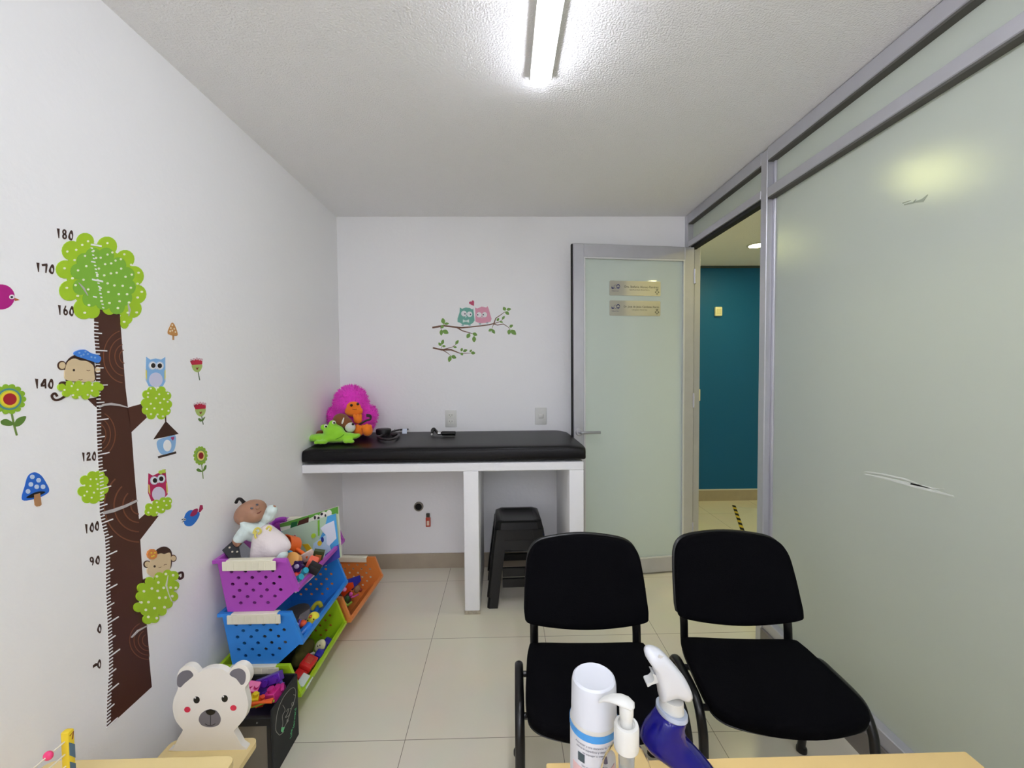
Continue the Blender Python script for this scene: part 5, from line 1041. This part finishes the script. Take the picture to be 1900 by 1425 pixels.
s.add('cap_spot', [circ(x, y, 19, 19, 14) for x, y in ((264,1090),(316,1118),(252,1152),(300,1172),(352,1172),(228,1210))], '#c3d2ea', 2)
s = Sticker('bird_sticker', 'magenta bird sticker with an orange beak cut by the photo edge', C1)
s.add('body', [circ(8, 672, 112, 104, 30)], '#b01880', 1); s.add('beak', [[(118,678),(162,697),(122,706)]], '#b86a3c', 1); s.add('eye', [circ(95, 672, 22, 19)], '#ece6ea', 2); s.add('pupil', [circ(92, 673, 10, 9, 12)], '#1c1a22', 3)
s = Sticker('bird_sticker', 'small blue bird sticker with a crimson tail', C3)
s.add('body', [spline([(1252,310),(1262,245),(1300,208),(1350,215),(1382,235),(1360,290),(1318,335),(1275,338)], 4)], '#2170cc', 1); s.add('tail', [[(1372,225),(1385,165),(1405,165),(1410,195),(1385,225)]], '#a02050', 1); s.add('wing', [spline([(1302,250),(1330,205),(1364,195),(1358,235),(1325,258)], 4)], '#9c1f55', 2); s.add('beak', [[(1250,275),(1228,288),(1250,290)], [(1250,292),(1234,310),(1252,300)]], '#4a4a50', 1); s.add('eye', [circ(1257, 285, 10, 11, 12)], '#e8e8ec', 2); s.add('pupil', [circ(1257, 285, 5, 6, 10)], '#18181c', 3)

# owls and branches on the back wall
s = Sticker('branch_sticker', 'long brown branch sticker with two owls and a heart', C8, 'back')
BR, LF = '#6b4a36', '#6d9440'
s.add('branch', [stroke([(210,645),(330,625),(420,612),(560,630),(720,648),(900,632),(1080,612),(1220,592),(1310,570)], [30,34,28,28,26,22,20,22,18]), stroke([(640,640),(740,700),(860,735),(920,752)], [24,18,14,8]), stroke([(1290,585),(1330,480),(1490,368)], [24,16,8]), stroke([(1300,575),(1400,540),(1450,500)], [16,10,6]), stroke([(1290,580),(1360,600),(1460,580),(1540,630),(1590,680)], [16,16,14,10,6]), stroke([(1295,580),(1275,620),(1262,668)], [14,9,6]), stroke([(420,600),(400,560)], 8), stroke([(355,640),(372,690)], 8)], BR, 1)
def leaf(x, y, l, a, w=.45):
    ca, sa = math.cos(a), math.sin(a); pts = [(0,0),(.3,-.5*w),(.6,-.55*w),(1,0),(.62,.5*w),(.3,.48*w)]
    return spline([(x+l*(u*ca-v*sa), y+l*(u*sa+v*ca)) for u, v in pts], 3)
s.add('foliage', [leaf(412,580,105,-1.75,.6), leaf(420,580,85,-.1), leaf(405,600,70,2.2,.7), leaf(370,680,105,1.6,.5), leaf(392,695,115,.45,.6), leaf(870,745,100,2.1,.6), leaf(920,745,90,.4,.6), leaf(945,795,110,1.55,.55), leaf(1500,345,75,-2.1,.7), leaf(1515,330,85,-.15,.5), leaf(1495,365,85,.6,.6), leaf(1350,530,65,-1.0,.6), leaf(1440,500,75,-.9,.5), leaf(1395,540,65,.2,.4), leaf(1570,640,75,-.6,.6), leaf(1570,675,95,1.7,.6), leaf(1595,685,125,.75,.55), leaf(1258,668,70,2.5,.6), leaf(1260,672,95,1.0,.5)], LF, 2)
T_ = '#6aa89a'; PK = '#d795ac'
s.add('teal_owl', [[(695,290),(735,315),(800,290),(870,300),(915,325),(930,305),(945,400),(955,520),(925,565),(860,598),(745,590),(700,560),(655,545),(655,490),(690,380)]], T_, 3)
s.add('pink_owl', [[(965,290),(1000,310),(1080,275),(1160,290),(1185,268),(1210,330),(1230,410),(1255,490),(1240,540),(1150,560),(1060,570),(1000,550),(970,535),(970,400)]], PK, 3)
s.add('owl_eye', [circ(768,398,48,50), circ(868,410,48,48), circ(1035,420,46,46), circ(1133,418,44,46)], '#e4e6e8', 4); s.add('owl_pupil', [circ(787,402,11,16,12), circ(884,414,11,16,12), circ(1012,420,11,14,12), circ(1110,418,11,14,12)], '#4a4a5c', 5)
s.add('owl_beak', [[(785,440),(820,440),(802,480)], [(1070,455),(1102,455),(1086,482)]], '#c4dcd8', 4); s.add('bow_tie', [[(750,500),(802,522),(858,500),(862,558),(804,540),(748,556)]], '#cfe0dc', 4)
s.add('owl_foot', [circ(745,602,24,14,12), circ(868,600,24,14,12), circ(1050,580,24,14,12), circ(1175,560,24,14,12)], '#9ab6bc', 2)
s.add('heart', [circ(882,208,24,24,16), circ(924,192,24,26,16), [(860,218),(948,188),(945,262),(900,245)]], '#b8486a', 3)
s = Sticker('branch_sticker', 'short brown branch sticker with leaves below the two owls', C8, 'back')
s.add('branch', [stroke([(220,1000),(300,1020),(380,1035),(540,1035),(700,1098),(900,1095)], [28,24,32,28,14,6]), stroke([(400,1030),(560,990),(640,930)], [16,10,6]), stroke([(390,1040),(470,1085),(535,1140)], [16,12,6]), stroke([(372,1010),(380,965)], 7)], BR, 1)
s.add('foliage', [leaf(370,965,75,-2.3,.6), leaf(380,945,95,-1.3,.5), leaf(385,970,60,.05,.6), leaf(620,940,90,-.95,.5), leaf(580,985,65,.15,.5), leaf(530,1140,115,1.8,.5), leaf(545,1145,95,.4,.6), leaf(720,1065,65,-1.3,.6), leaf(750,1065,85,-.35,.5), leaf(715,1090,55,.9,.8), leaf(870,1075,55,-.8,.6), leaf(890,1090,80,.05,.6)], LF, 2)
